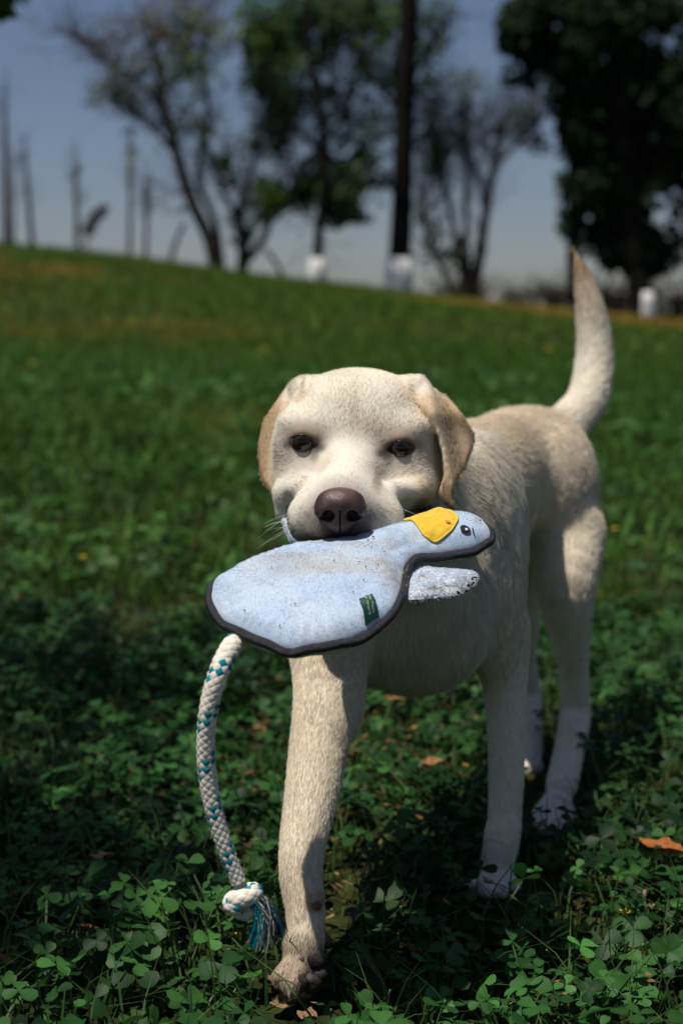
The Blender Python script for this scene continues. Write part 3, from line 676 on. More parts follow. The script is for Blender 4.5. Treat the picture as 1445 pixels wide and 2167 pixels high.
HS = strands(HP, HN, fl, ln, np.where(big, .20, .08), 5, .10, clump=np.where(big, .10, .0) + .6*chest, gfrac=.045)
tone = 1 + .12*RNG.standard_normal(len(HP)) + .10*vnoise(HP, 40, 9)
co = np.clip(co*tone[:, None].clip(.55, 1.4), .01, .90)
rr = np.where(big, .00025, .00013); rr = np.where((HP[:, 1] < 1.5) & (HP[:, 2] <= .40), .00016, rr)
rad = rr[:, None]*np.array((1, .95, .8, .55, .15))
fur = hair('coat', HS, rad, co, M_FUR, dog)
print('strands', len(HP), 'verts', len(DV))

# eyes
M_EYE = mat('dog_eye', attr='col', rough=.03, spec=.45)
M_LID = mat('dog_eyelid', (.045, .026, .02), .35, spec=.5)
def sphere_mesh(c, r, nu=28, nv=18, R=None):
    a = np.linspace(0, 2*math.pi, nu, endpoint=False); b = np.linspace(.02, math.pi - .02, nv)
    A, B = np.meshgrid(a, b, indexing='ij')
    V = np.stack([np.cos(A)*np.sin(B), np.sin(A)*np.sin(B), np.cos(B)], -1).reshape(-1, 3)*r
    if R is not None: V = V@np.asarray(R).T
    i, j = np.meshgrid(np.arange(nu), np.arange(nv - 1), indexing='ij')
    Q = np.stack([i*nv + j, i*nv + j + 1, ((i + 1) % nu)*nv + j + 1, ((i + 1) % nu)*nv + j], -1).reshape(-1, 4)
    return V + c, Q
for c, r, R in EYES:
    ec = c + np.array((0, .0080, -.0012)); V, Q = sphere_mesh(ec, np.array((.0125, .0125, .0125)), 56, 40)
    g = unit(V - ec)@unit(np.array((.0, -1.0, .10))); an = np.degrees(np.arccos(np.clip(g, -1, 1)))[:, None]
    ic = np.where(an < 20, np.array((.002, .002, .002)), np.where(an < 46, np.array((.020, .009, .0045))*(1.15 - .018*np.abs(an - 30)), np.where(an < 54, np.array((.006, .004, .003)), np.array((.12, .10, .09)))))
    e = mesh_np('eye', V, Q, M_EYE, dog, ic)
    a = np.linspace(0, 2*math.pi, 40, endpoint=False)
    ring = np.stack([r[0]*.98*np.sign(np.cos(a))*np.abs(np.cos(a))**(2/1.55), -.0020 + .0050*np.cos(a)**2 + 0*a, r[2]*.98*np.sign(np.sin(a))*np.abs(np.sin(a))**(2/1.55)], -1)@R.T + c
    V, Q, T = tube(np.concatenate([ring, ring[:2]]), .00065, 8)
    mesh_np('eyelid', V, [Q, T], M_LID, e)
# nose leather
def nose_field(P):
    q = (P - NOSE)/1.07
    def E(cx, cy, cz, rx, ry, rz):
        s = (q - np.array((cx, cy, cz)))/np.array((rx, ry, rz)); k0 = np.sqrt((s**2).sum(-1)) + 1e-9
        return (k0 - 1)*min(rx, ry, rz)
    def sm(a, b, k): h = np.maximum(k - np.abs(a - b), 0)/k; return np.minimum(a, b) - h*h*k/4
    d = E(0, .004, .0075, .0205, .017, .0118)
    d = sm(d, E(-.0125, .001, -.0005, .0098, .0125, .0090), .005); d = sm(d, E(.0125, .001, -.0005, .0098, .0125, .0090), .005)
    d = sm(d, E(0, .000, -.0035, .0085, .0125, .0150), .006)
    d = sm(d, E(0, .003, -.010, .0135, .0120, .0085), .006)
    for s in (-1, 1):
        d2 = E(s*.0102, -.0105, -.0032, .0052, .0105, .0046); h = np.maximum(.002 - np.abs(d + d2), 0)/.002; d = np.maximum(d, -d2) + h*h*.0005
        d2 = E(s*.0155, -.0085, -.0060, .0060, .0080, .0014); h = np.maximum(.002 - np.abs(d + d2), 0)/.002; d = np.maximum(d, -d2) + h*h*.0005
    d2 = np.maximum(np.abs(q[..., 0]) - .0004, np.maximum(q[..., 2] + .0000, -.0125 - q[..., 1] - .006)) ; d2 = np.maximum(np.abs(q[..., 0]) - .0005, q[..., 2] - .002)
    dg = np.maximum(d2, -(q[..., 1] + .0125) * 0 + (-(d + .0018)))
    return np.maximum(d, -np.maximum(d2, -d - .0016))
gx = np.arange(-.029, .029, .0008); gy = np.arange(-.022, .026, .0008); gz = np.arange(-.026, .026, .0008)
P = np.stack(np.meshgrid(gx + NOSE[0], gy + NOSE[1], gz + NOSE[2], indexing='ij'), -1)
V, Q = surface_nets(nose_field(P).astype(np.float32), gx + NOSE[0], gy + NOSE[1], gz + NOSE[2]); V = relax(V, Q, 2, .5)
q = V - NOSE
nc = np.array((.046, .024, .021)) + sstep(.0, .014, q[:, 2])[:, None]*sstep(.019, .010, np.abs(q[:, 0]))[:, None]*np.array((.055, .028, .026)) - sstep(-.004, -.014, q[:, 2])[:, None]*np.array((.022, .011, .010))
M_NOSE = mat('nose_leather', attr='col', rough=.38, spec=.5, bump=('voronoi', 900, .55, .0006))
mesh_np('nose', V, Q, M_NOSE, dog, np.clip(nc, .01, 1))
# whiskers
def whisk():
    S = []
    for s, bu, bv, Y in ((-1, 650, 1095, 1.325), (1, 800, 1100, 1.335)):
        for i in range(11):
            b = pt(bu + s*RNG.uniform(-18, 30), bv + RNG.uniform(-28, 26), Y + RNG.uniform(-.004, .008)); L = RNG.uniform(.025, .05)
            d = unit(np.array((s*1.0, RNG.uniform(-.1, .35), RNG.uniform(-.45, .25)))); t = np.linspace(0, 1, 6)[:, None]
            S.append(b + d*L*t + np.array((0, 0, -.010))*t**2)
    return np.array(S)
W = whisk(); hair('whiskers', W, np.broadcast_to(np.array((1, .9, .8, .65, .45, .15))*.00018, W.shape[:2]), np.full((len(W), 3), .8), M_FUR, dog)
# pads and claws of the lifted paw
M_PAD = mat('paw_pad', (.028, .020, .018), .6, bump=('voronoi', 600, .5, .0008)); M_PADP = mat('paw_pad_pink', (.13, .055, .048), .55)
for u, v, Y, r, mm in ((663, 2030, 1.2425, (.0135, .008, .0105), M_PAD), (638, 2033, 1.2375, (.0042, .004, .0055), M_PADP), (668, 1914, 1.2560, (.0048, .0035, .0060), M_PADP),
                       (633, 2080, 1.2255, (.0085, .006, .0095), M_PAD), (657, 2082, 1.2305, (.0095, .006, .0095), M_PAD), (677, 2064, 1.240, (.0075, .006, .0095), M_PAD), (690, 1988, 1.266, (.0045, .005, .008), M_PADP)):
    V, Q = sphere_mesh(pt(u, v, Y), np.array(r), 20, 14); V = V + (unit(V - pt(u, v, Y))*vnoise(V, 250, 5)[:, None]*.0012); mesh_np('paw_pad', V, Q, mm, dog)
M_CLAW = mat('claw', (.25, .20, .17), .35, spec=.5)
for u, v, Y in ((598, 2088, 1.224), (612, 2102, 1.218)):
    a = pt(u, v, Y); V, F, T = tube(spline([a + (0, .004, .006), a + (0, -.003, .001), a + (.001, -.004, -.006)], 7), np.linspace(.0028, .0006, 7), 8); mesh_np('claw', V, [F, T], M_CLAW, dog)
# ------------------------------------------------------------------ the plush toy in the dog's mouth
T0 = pt(640, 1262, 1.212)
E1 = unit(np.array((1.0, .10, .03))); E2 = unit(np.array((0, .94, .34)) - E1*(np.array((0, .94, .34))@E1)); E3 = np.cross(E1, E2)
if E3[2] < 0: E3 = -E3
def onplane(u, v):
    d = pt(u, v, 1.0) - np.array((0, 0, CAM_H)); o = np.array((0, 0, CAM_H))
    t = ((T0 - o)@E3)/(d@E3); p = o + d*t - T0
    return np.array((p@E1, p@E2))
def toyp(s, t, n=0): return T0 + np.multiply.outer(np.asarray(s, float), E1) + np.multiply.outer(np.asarray(t, float), E2) + np.multiply.outer(np.asarray(n, float), E3)
OUT_PX = [(450, 1240), (446, 1275), (461, 1305), (491, 1329), (533, 1351), (575, 1368), (620, 1379), (665, 1373), (715, 1366), (768, 1347), (815, 1314), (842, 1278), (851, 1240), (857, 1207), (875, 1188), (910, 1179), (965, 1172), (1010, 1163), (1034, 1148), (1037, 1130), (1020, 1110), (985, 1098), (935, 1094), (890, 1102), (845, 1118), (790, 1132), (720, 1146), (640, 1160), (570, 1180), (500, 1210)]
OUT = np.array([onplane(*p) for p in OUT_PX]); OUTS = spline(np.concatenate([OUT, OUT[:1]]), 241)[:-1]
# swell height over the plan outline
gs = np.arange(OUT[:, 0].min() - .012, OUT[:, 0].max() + .012, .0018); gt = np.arange(OUT[:, 1].min() - .012, OUT[:, 1].max() + .012, .0018)
GS, GT = np.meshgrid(gs, gt, indexing='ij'); D2 = poly_sdf(GS, GT, OUTS[::2])
pl = np.stack([GS, GT, 0*GS], -1).reshape(-1, 3)
ang = np.arctan2(GT, GS)
def swell(D, H, R): x = np.clip(-D/R, 0, 1); return H*np.sqrt(np.maximum(1 - (1 - x)**2, 0))
wr = (vnoise(pl, 38, 3)*.0030 + vnoise(pl, 95, 8)*.0011).reshape(GS.shape)
puck = .0016*np.sin(ang*46 + 3*vnoise(pl, 60, 4).reshape(GS.shape))*np.exp(D2/.012)
HT = np.where(D2 < 0, swell(D2, .0185, .034) + (wr + puck)*sstep(0, .012, -D2), -np.maximum(D2, 0) - .001)
HB = np.where(D2 < 0, swell(D2, .019, .036) + wr*sstep(0, .012, -D2), -np.maximum(D2, 0) - .001)
# pressed down where the jaws bite
bs, bt = onplane(728, 1150)
bite = np.exp(-(((GS - bs)/.052)**2 + ((GT - bt - .028)/.040)**2)); HT = np.where(D2 < 0, HT*(1 - .35*bite), HT)
gn = np.arange(-.045, .030, .0018)
FT = np.where(gn[None, None] > 0, gn[None, None] - HT[..., None], -gn[None, None] - HB[..., None])
V, Q = surface_nets(FT.astype(np.float32), gs, gt, gn); V = relax(V, Q, 2, .5)
fn = V[Q].mean(1)[:, 2]
WV = toyp(V[:, 0], V[:, 1], V[:, 2]); WN = vnormals(WV, Q)
if ((WV[Q].mean(1) - T0)@E3 > .01).any() and (WN[Q[fn > .01]].mean(1)@E3).mean() < 0: Q = Q[:, ::-1]; WN = -WN
def submesh(V, Q, m):
    q = Q[m]; u, inv = np.unique(q, return_inverse=True); return V[u], inv.reshape(q.shape), u
toy = empty('plush_toy', tuple(toyp(0, 0, -.02)))
tag(toy, 'pale blue plush bird toy with black piping and knotted rope tail in the mouth', 'toy')
BLUE = np.array((.38, .50, .66))
SPT = [(onplane(690, 1235), (.055, .016), (.36, .29, .20), .6), (onplane(640, 1210), (.03, .010), (.35, .28, .2), .45), (onplane(815, 1235), (.011, .022), (.25, .18, .11), .50), (onplane(585, 1215), (.010, .007), (.3, .25, .18), .45),
       (onplane(700, 1163), (.020, .006), (.45, .30, .12), .65), (onplane(790, 1185), (.03, .010), (.33, .28, .2), .45), (onplane(470, 1290), (.008, .03), (.5, .5, .5), .3), (onplane(1010, 1130), (.007, .008), (.4, .33, .2), .5), (onplane(880, 1165), (.012, .006), (.35, .3, .2), .3)]
def toycol(S, T, P):
    c = BLUE + (np.array((.54, .60, .67)) - BLUE)*(.45 + .40*vnoise(P, 38, 12) ).clip(0, 1)[:, None]
    for (a, b), (ra, rb), k, w in SPT:
        g = w*np.exp(-(((S - a)/ra)**2 + ((T - b)/rb)**2))*(.75 + .5*vnoise(P, 90, 14)).clip(0, 1.4)
        c = c + g.clip(0, 1)[:, None]*(np.array(k) - c)
    g = .30*(vnoise(P, 55, 16) - .25).clip(0, 1)
    return c + g[:, None]*(np.array((.42, .38, .30)) - c)
M_PLUSH = mat('plush_blue', attr='col', rough=.95, spec=.1, sheen=.3, bump=('noise', 900, .35, .0012))
M_BACK = mat('plush_underside', (.55, .63, .56), .9, spec=.1, vary=(60, (.40, .42, .36), .45, .75))
VT, QT, uT = submesh(WV, Q, fn >= 0)
top = mesh_np('top_panel', VT, QT, M_PLUSH, toy, toycol(V[uT, 0], V[uT, 1], VT))
VB, QB, _ = submesh(WV, Q, fn < 0)
mesh_np('underside_panel', VB, QB, M_BACK, toy)
def topn(s, t):
    i = np.clip(((np.asarray(s) - gs[0])/.0018), 0, len(gs) - 1.001); j = np.clip(((np.asarray(t) - gt[0])/.0018), 0, len(gt) - 1.001)
    a, b = i.astype(int), j.astype(int); f, g = i - a, j - b
    return (HT[a, b]*(1 - f)*(1 - g) + HT[a + 1, b]*f*(1 - g) + HT[a, b + 1]*(1 - f)*g + HT[a + 1, b + 1]*f*g)
# yellow patch outline
PATCH = [(851, 1099), (879, 1086), (924, 1084), (955, 1094), (967, 1111), (957, 1130), (931, 1145), (912, 1150), (897, 1138), (876, 1118)]
# surface lookup: plan position whose swollen top lies under a row and column
def ontop(u, v):
    s, t = onplane(u, v)
    for _ in range(25):
        p = toyp(s, t, max(float(topn(s, t)), 0)); uu, vv = proj(p)
        a = onplane(2*u - uu, 2*v - vv); b = onplane(u, v)
        s += .6*(a[0] - b[0]); t += .6*(a[1] - b[1])
    return np.array((s, t))
def onlift(u, v, h):
    d = pt(u, v, 1.0) - np.array((0, 0, CAM_H)); o = np.array((0, 0, CAM_H)); q = T0 + E3*h
    p = o + d*(((q - o)@E3)/(d@E3)) - q; a, b = p@E1, p@E2
    hc_ = onplane(938, 1136)
    for _ in range(40):
        if float(poly_sdf(np.array(a), np.array(b), OUTS[::2])) < -.0065: break
        a += .04*(hc_[0] - a); b += .04*(hc_[1] - b)
    return np.array((a, b))
PATCHP = np.array([onlift(*p, .0125) for p in PATCH]); PS = spline(np.concatenate([PATCHP, PATCHP[:1]]), 81)[:-1]
# plush pile
TP, TF = sample_surface(WV, Q, np.where(fn >= 0, 1.3e6, .4e6))
tn = unit(WN[Q[TF]].mean(1)); loc = (TP - T0); ls, lt, lnn = loc@E1, loc@E2, loc@E3
inp = ((poly_sdf(ls, lt, PS) < 0) & (lnn > 0)) | (poly_sdf(ls, lt, OUTS[::3]) > -.0035)
TP, tn, ls, lt, lnn = TP[~inp], tn[~inp], ls[~inp], lt[~inp], lnn[~inp]
tf = np.stack([vnoise(TP, 60, s) for s in (21, 22, 23)], -1) + np.array((.1, -.2, -.5)); tf = unit(tf - tn*(tf*tn).sum(1)[:, None])
tc_ = toycol(ls, lt, TP); tc_[lnn < 0] = (.55, .63, .57)
tc_ = np.clip(tc_*(1 + .04*RNG.standard_normal(len(TP)))[:, None], .02, .85)
S = strands(TP, tn, tf, np.full(len(TP), .0015), .9, 3, .5)
hair('pile', S, np.array((.00008, .00008, .00005))[None]*np.ones((len(TP), 1)), tc_, M_FUR, toy)
# piping
M_PIPE = bpy.data.materials.new('piping_black'); M_PIPE.use_nodes = True
n_ = M_PIPE.node_tree; b_ = n_.nodes['Principled BSDF']; b_.inputs['Base Color'].default_value = (.016, .016, .022, 1); b_.inputs['Roughness'].default_value = .42
t_ = n_.nodes.new('ShaderNodeTexCoord'); w_ = n_.nodes.new('ShaderNodeTexVoronoi'); w_.inputs['Scale'].default_value = 1400
bp = n_.nodes.new('ShaderNodeBump'); bp.inputs['Strength'].default_value = .9; bp.inputs['Distance'].default_value = .0008
n_.links.new(t_.outputs['Object'], w_.inputs['Vector']); n_.links.new(w_.outputs[0], bp.inputs['Height']); n_.links.new(bp.outputs[0], b_.inputs['Normal'])
k = np.arange(len(OUTS)); cen = OUTS.mean(0)
ang_ = k*2*math.pi/len(OUTS)
path = toyp(OUTS[:, 0], OUTS[:, 1], .0012*np.sin(ang_*9) + .0006*np.sin(ang_*19 + 1)); path = np.concatenate([path, path[:1]])
fine = spline(path, 1441)
rib = .0043 + .00015*np.sin(np.arange(1441)*math.pi*.5)
V_, F_, T_ = tube(fine, rib, 12, False); mesh_np('piping', V_, F_, M_PIPE, toy)
# yellow patch: a padded piece with a stitched rim
M_YEL = mat('plush_yellow', (.78, .50, .035), .9, spec=.1, sheen=.3, vary=(260, (.60, .36, .03), .45, .8), bump=('noise', 1500, .7, .001))
M_RIM = mat('plush_yellow_rim', (.62, .46, .05), .6)
gs2 = np.arange(PS[:, 0].min(), PS[:, 0].max(), .0012); B = Bag()
cenp = PS.mean(0); rings = np.linspace(0, 1, 14); V_ = []
for r in rings:
    p = cenp + (PS - cenp)*r; h = .0008 + .0030*np.sqrt(1 - min(r, 1)**4*.98)
    V_.append(toyp(p[:, 0], p[:, 1], topn(p[:, 0], p[:, 1]) + h))
V_ = np.concatenate(V_); m = len(PS); i, j = np.meshgrid(np.arange(13), np.arange(m), indexing='ij')
Q_ = np.stack([i*m + j, (i + 1)*m + j, (i + 1)*m + (j + 1) % m, i*m + (j + 1) % m], -1).reshape(-1, 4)
patch = mesh_np('beak_patch', V_, Q_, M_YEL, toy)
rim = toyp(PS[:, 0], PS[:, 1], topn(PS[:, 0], PS[:, 1]) + .0014); V_, F_, T_ = tube(np.concatenate([rim, rim[:2]]), .0011, 8); mesh_np('patch_rim', V_, [F_, T_], M_RIM, patch)
def disc(name, u, v, ru, rv, rot, m, off, parent=None, inner=0):
    a = np.linspace(0, 2*math.pi, 24, endpoint=False); V_ = []
    for r in (inner, .5 + inner/2, 1):
        x, y = ru*r*np.cos(a), rv*r*np.sin(a); uu = u + x*math.cos(rot) - y*math.sin(rot); vv = v + x*math.sin(rot) + y*math.cos(rot)
        P_ = np.array([ontop(p, q) for p, q in zip(uu, vv)]); V_.append(toyp(P_[:, 0], P_[:, 1], topn(P_[:, 0], P_[:, 1]) + off + .0006*(1 - r)))
    n = 24; i, j = np.meshgrid(np.arange(2), np.arange(n), indexing='ij')
    Q_ = np.stack([i*n + j, (i + 1)*n + j, (i + 1)*n + (j + 1) % n, i*n + (j + 1) % n], -1).reshape(-1, 4)
    return mesh_np(name, np.concatenate(V_), Q_, m, parent or toy)
M_BLK = mat('thread_black', (.012, .013, .02), .5); M_WHT = mat('thread_white', (.75, .78, .85), .7); M_ORG = mat('thread_orange', (.75, .20, .04), .7)
eye_ = disc('embroidered_eye', 984, 1124, 12, 7.5, .5, M_BLK, .0022); disc('eye_highlight', 986.5, 1126, 3.2, 2.6, .3, M_WHT, .0030, eye_)
disc('embroidered_brow', 1000.5, 1128, 1.6, 8, -.22, M_BLK, .0022); disc('embroidered_brow', 918, 1081, 10, 1.6, -.08, M_BLK, .0024)
disc('nostril', 947, 1112.5, 5.5, 2.6, .3, M_ORG, .0048, patch)
# flipper and the far flipper
def flap(name, poly, Y, th, tilt):
    poly = np.array(poly, float); ps = spline(np.concatenate([poly, poly[:1]]), 49)[:-1]; c = ps.mean(0); V_ = []
    for side in (1, -1):
        for r in np.linspace(0, 1, 8):
            p = c + (ps - c)*r
            w = np.array([pt(a, b, Y + tilt*(1250 - b)*.0004) for a, b in p]); h = th*math.sqrt(max(1 - r**2.5, 0))*side
            V_.append(w + np.array((0, -.5, .87))*h)
    m = len(ps); Qs = []
    for sd in (0, 1):
        i, j = np.meshgrid(np.arange(7), np.arange(m), indexing='ij'); o = sd*8*m
        q = np.stack([o + i*m + j, o + (i + 1)*m + j, o + (i + 1)*m + (j + 1) % m, o + i*m + (j + 1) % m], -1).reshape(-1, 4); Qs.append(q if sd == 0 else q[:, ::-1])
    V_ = np.concatenate(V_); Q_ = np.concatenate(Qs); N_ = vnormals(V_, Q_); sgn = 1 if (N_[:m*4]@np.array((0, -.75, .65))).mean() > 0 else -1
    if sgn < 0: Q_ = Q_[:, ::-1]; N_ = -N_
    V_ = V_ + N_*(vnoise(V_, 120, 31)*.0012)[:, None]
    def fc(P):
        u, v = proj(P); cc = BLUE + (np.array((.74, .78, .82)) - BLUE)*(.8 + .18*vnoise(P, 150, 32)).clip(0, 1)[:, None]
        if name == 'flipper':
            for (a, b, ra, rb, w) in ((935, 1245, 40, 10, .6), (985, 1238, 20, 20, .6), (900, 1265, 40, 7, .5), (895, 1222, 16, 6, .4)):
                g = w*np.exp(-((u - a)/ra)**2 - ((v - b)/rb)**2)*(.4 + 1.3*vnoise(P, 330, 33)).clip(0, 1.2)
                cc = cc + g[:, None].clip(0, 1)*(np.array((.20, .14, .08)) - cc)
        return cc
    f = mesh_np(name, V_, Q_, M_PLUSH, toy, fc(V_))
    P_, F_ = sample_surface(V_, Q_, np.full(len(Q_), 2.6e6)); nn = unit(N_[Q_[F_]].mean(1)); fl_ = unit(np.array((.6, 0, -.4)) + RNG.standard_normal((len(P_), 3))*.3)
    S_ = strands(P_, nn, fl_, np.full(len(P_), .0022), 1.5, 3, .45)
    hair('pile', S_, np.array((.00020, .00018, .00008))[None]*np.ones((len(P_), 1)), np.clip(fc(P_)*(1 + .06*RNG.standard_normal(len(P_)))[:, None], .02, .85), M_FUR, f)
flap('flipper', [(852, 1212), (880, 1199), (930, 1203), (985, 1208), (1008, 1215), (1006, 1232), (985, 1250), (955, 1261), (915, 1266), (870, 1270), (850, 1262)], 1.240, .0050, 2.0)
flap('far_flipper', [(594, 1104), (603, 1094), (640, 1100), (660, 1130), (640, 1150), (616, 1146), (606, 1128)], 1.335, .007, 1)
# woven label
TG = [(759, 1274), (787, 1262), (800, 1306), (772, 1324)]
TGP = np.array([ontop(*p) for p in TG]); M_TAG = mat('label_green', (.004, .06, .04), .6, bump=('noise', 2500, .3, .0003)); M_TXT = mat('label_text', (.50, .62, .42), .7)
nu, nv = 9, 13; V_ = []
def tagp(a, b, off=0):
    p = (TGP[0]*(1 - a) + TGP[1]*a)*(1 - b) + (TGP[3]*(1 - a) + TGP[2]*a)*b
    return toyp(p[0], p[1], float(topn(*p)) + .0030 + .0022*math.sin(b*math.pi)*(1 - .5*a) + off)
for sd in (0, -.0006):
    V_ += [tagp(a, b, sd) for a in np.linspace(0, 1, nu) for b in np.linspace(0, 1.06, nv)]
i, j = np.meshgrid(np.arange(nu - 1), np.arange(nv - 1), indexing='ij'); Q_ = np.stack([i*nv + j, (i + 1)*nv + j, (i + 1)*nv + j + 1, i*nv + j + 1], -1).reshape(-1, 4)
label = mesh_np('woven_label', np.array(V_), np.concatenate([Q_, Q_[:, ::-1] + nu*nv]), M_TAG, toy)
for txt, a0 in (('Our Plan', .62), ('For ours', .34)):
    fc_ = bpy.data.curves.new('lettering', 'FONT'); fc_.body = txt; fc_.size = 1; fc_.resolution_u = 3
    tob = bpy.data.objects.new('lettering', fc_); COL.objects.link(tob); bpy.context.view_layer.update()
    me = bpy.data.meshes.new_from_object(tob.evaluated_get(bpy.context.evaluated_depsgraph_get())); bpy.data.objects.remove(tob)
    xs = np.array([v.co[:] for v in me.vertices]); W_ = xs[:, 0].max()
    for v in me.vertices: v.co = tagp(a0 + v.co.y*.27, .10 + v.co.x/W_*.82, .0004)
    me.materials.append(M_TXT); link('lettering', me, label)
# bits of soil and straw stuck in the pile
M_BIT = mat('soil_crumb', (.03, .018, .012), .9); M_STR = mat('straw_crumb', (.42, .27, .10), .8)
def bits(name, m, places, r0, r1, sh=(1.5, .8, .7)):
    B = Bag()
    for p in places:
        q, F_ = sphere_mesh(np.zeros(3), RNG.uniform(r0, r1)*np.array(sh), 6, 4, np.array(Matrix.Rotation(RNG.uniform(0, 6), 3, Vector(RNG.standard_normal(3)).normalized())))
        B.add(q + p, F_)
    tag(B.build(name, m, toy), kind='stuff')
pos = []
while len(pos) < 26:
    s, t = RNG.uniform(OUT[:, 0].min(), OUT[:, 0].max()), RNG.uniform(OUT[:, 1].min(), OUT[:, 1].max())
    if poly_sdf(np.array(s), np.array(t), OUTS[::4]) < -.006 and (s > onplane(780, 1250)[0] or RNG.random() < .35): pos.append(toyp(s, t, float(topn(s, t)) + .0018))
for u, v in ((575, 1203), (770, 1231), (504, 1204), (592, 1328), (704, 1248)):
    s, t = ontop(u, v); pos.append(toyp(s, t, float(topn(s, t)) + .0018))
bits('soil_crumbs', M_BIT, pos, .0003, .0009)
pos = [pt(RNG.uniform(935, 1008), 0, 1)*0 + pt(u, v, 1.2300) for u, v in ((985, 1250), (995, 1240), (1004, 1226), (960, 1262), (930, 1266), (905, 1270), (880, 1272), (972, 1256), (1000, 1233))]
bits('soil_crumbs', M_BIT, [p + RNG.normal(0, .001, 3) for p in pos for _ in range(5)], .0005, .0014)
pos = [pt(u, v, 1.218) for u, v in ((862, 1215), (858, 1235), (856, 1252), (865, 1200), (848, 1230), (838, 1222), (990, 1246), (880, 1270))]
bits('straw_crumbs', M_STR, [p + RNG.normal(0, .0028, 3) for p in pos for _ in range(2)], .0003, .0008, (3.2, .6, .5))
# braided rope tail with a knot and a frayed end
ROPE = np.array((.76, .70, .60)); TEAL = np.array((.0, .22, .28))
M_ROPE = mat('rope_cotton', attr='col', rough=.85, spec=.15, bump=('noise', 3000, .5, .0005))
def rope(path, r0, r1, parent, name, phase=0, teal=True):
    L = np.concatenate([[0], np.cumsum(np.linalg.norm(np.diff(path, axis=0), axis=1))]); n = int(L[-1]/.00042)
    ll = np.linspace(0, L[-1], n); C = np.stack([np.interp(ll, L, path[:, q]) for q in range(3)], -1)
    m = 84; T = unit(np.gradient(C, axis=0)); N = unit(np.cross(T[0], (0, 1, 0.01))); th = np.arange(m)*2*math.pi/m
    V_ = np.empty((n, m, 3)); A = np.empty((n, m, 3)); Np = N
    for i in range(n):
        Np = unit(Np - T[i]*(Np@T[i])); B_ = np.cross(T[i], Np); f = i/(n - 1)
        x = 6*(th/(2*math.pi)); y = 6*ll[i]/.040 + phase
        p, q = x + y, x - y; ip, iq = np.floor(p).astype(int), np.floor(q).astype(int); fp, fq = p - ip, q - iq
        par = (ip + iq) % 2
        a = np.where(par == 0, fp, fq); b = np.where(par == 0, fq, fp)
        h = np.sqrt(np.maximum(1 - (2*a - 1)**2, 0))*.8*np.sin(np.pi*(b*.86 + .07))**.5
        r = (r0 + (r1 - r0)*f)*(1 + .03*math.sin(i*.021)) + .0010*(h - .6)
        V_[i] = C[i] + r[:, None]*(np.cos(th)[:, None]*Np + np.sin(th)[:, None]*B_)
        tl = (par == 1) & (np.isin(iq % 6, (0, 1))) if teal else np.zeros(m, bool)
        v = .86 + .22*(((ip*7 + iq*13) % 5)/5)
        A[i] = np.where(tl[:, None], TEAL*v[:, None], ROPE*v[:, None])
    i, j = np.meshgrid(np.arange(n - 1), np.arange(m), indexing='ij')
    Q_ = np.stack([i*m + j, i*m + (j + 1) % m, (i + 1)*m + (j + 1) % m, (i + 1)*m + j], -1).reshape(-1, 4)
    return mesh_np(name, V_.reshape(-1, 3), Q_, M_ROPE, parent, A.reshape(-1, 3)), V_.reshape(-1, 3), A.reshape(-1, 3)
rp = spline([pt(514, 1346, 1.172), pt(488, 1372, 1.150), pt(464, 1422, 1.134), pt(444, 1490, 1.129), pt(436, 1570, 1.129), pt(441, 1650, 1.129), pt(457, 1730, 1.128), pt(481, 1805, 1.127), pt(505, 1866, 1.127)], 90)
r_obj, rv_, rc_ = rope(rp, .0088, .0064, toy, 'rope_tail')
kc = pt(514, 1897, 1.128); aa = np.linspace(-2.4, 4.6, 70)
kp = np.stack([.0092*np.cos(aa), .0078*np.sin(aa), .0032*np.cos(aa) - .0008*aa], -1) + kc
k_obj = rope(kp, .0076, .0078, r_obj, 'knot', 2.3)[0]
rope(spline([kc + (-.006, .003, -.001), kc + (-.003, .004, -.011), kc + (.003, .003, -.014), kc + (.010, 0, -.008)], 30), 0.0092, .0072, r_obj, 'knot', 5.1, False)
SK = []; SCc = []
for i in range(420):
    a = kc + np.array((.013, -.003, -.002)) + RNG.normal(0, .0027, 3); fan = RNG.uniform(-.35, 1.0)
    e = a + np.array((.001 + .020*fan, -.002 + RNG.normal(0, .003), -.033 - .006*RNG.random() + .009*max(fan, 0)))
    md = (a + e)/2 + np.array((.004 - .002*fan, -.004, .004)) + RNG.normal(0, .001, 3)
    SK.append(spline([a, md, e], 7)); g = (fan + .35)/1.35 + RNG.normal(0, .03)
    SCc.append((.66, .60, .52) if .20 < g < .52 or RNG.random() < .06 else ((0, .30, .37) if g < .20 or .52 < g < .58 or .86 < g < .93 else (.06, .05, .055)))
hair('tassel', np.array(SK), np.broadcast_to(np.array((1, 1, 1, 1, 1, .9, .6))*.00042, (len(SK), 7)), np.array(SCc), M_FUR, r_obj)
# stray cotton fuzz on the rope
sel = RNG.choice(len(rv_), 2600); b_ = rv_[sel]; dd = unit(RNG.standard_normal((len(sel), 3))); S_ = np.stack([b_, b_ + dd*.0012, b_ + dd*.002 + RNG.normal(0, .0006, (len(sel), 3))], 1)
hair('fuzz', S_, np.broadcast_to(np.array((1, .8, .4))*.00007, (len(sel), 3)), rc_[sel], M_FUR, r_obj)
# ------------------------------------------------------------------ meadow plants
M_LEAF = mat('clover_leaf', attr='col', rough=.5, spec=.18, translucent=.30)
M_BLADE = mat('grass_blade', attr='col', rough=.55, spec=.1, translucent=.3)
def wedge(n, y0, y1, pw=1.0, extra=.12):
    """points over the ground in the wedge the lens covers, with a margin on both sides"""
    y = np.sqrt(RNG.random(n)*(y1**2 - y0**2) + y0**2) if pw == 1 else y0*(y1/y0)**RNG.random(n)
    x = (RNG.random(n)*2 - 1)*(.25*y + extra)
    return np.stack([x, y, terr(x, y)], -1)
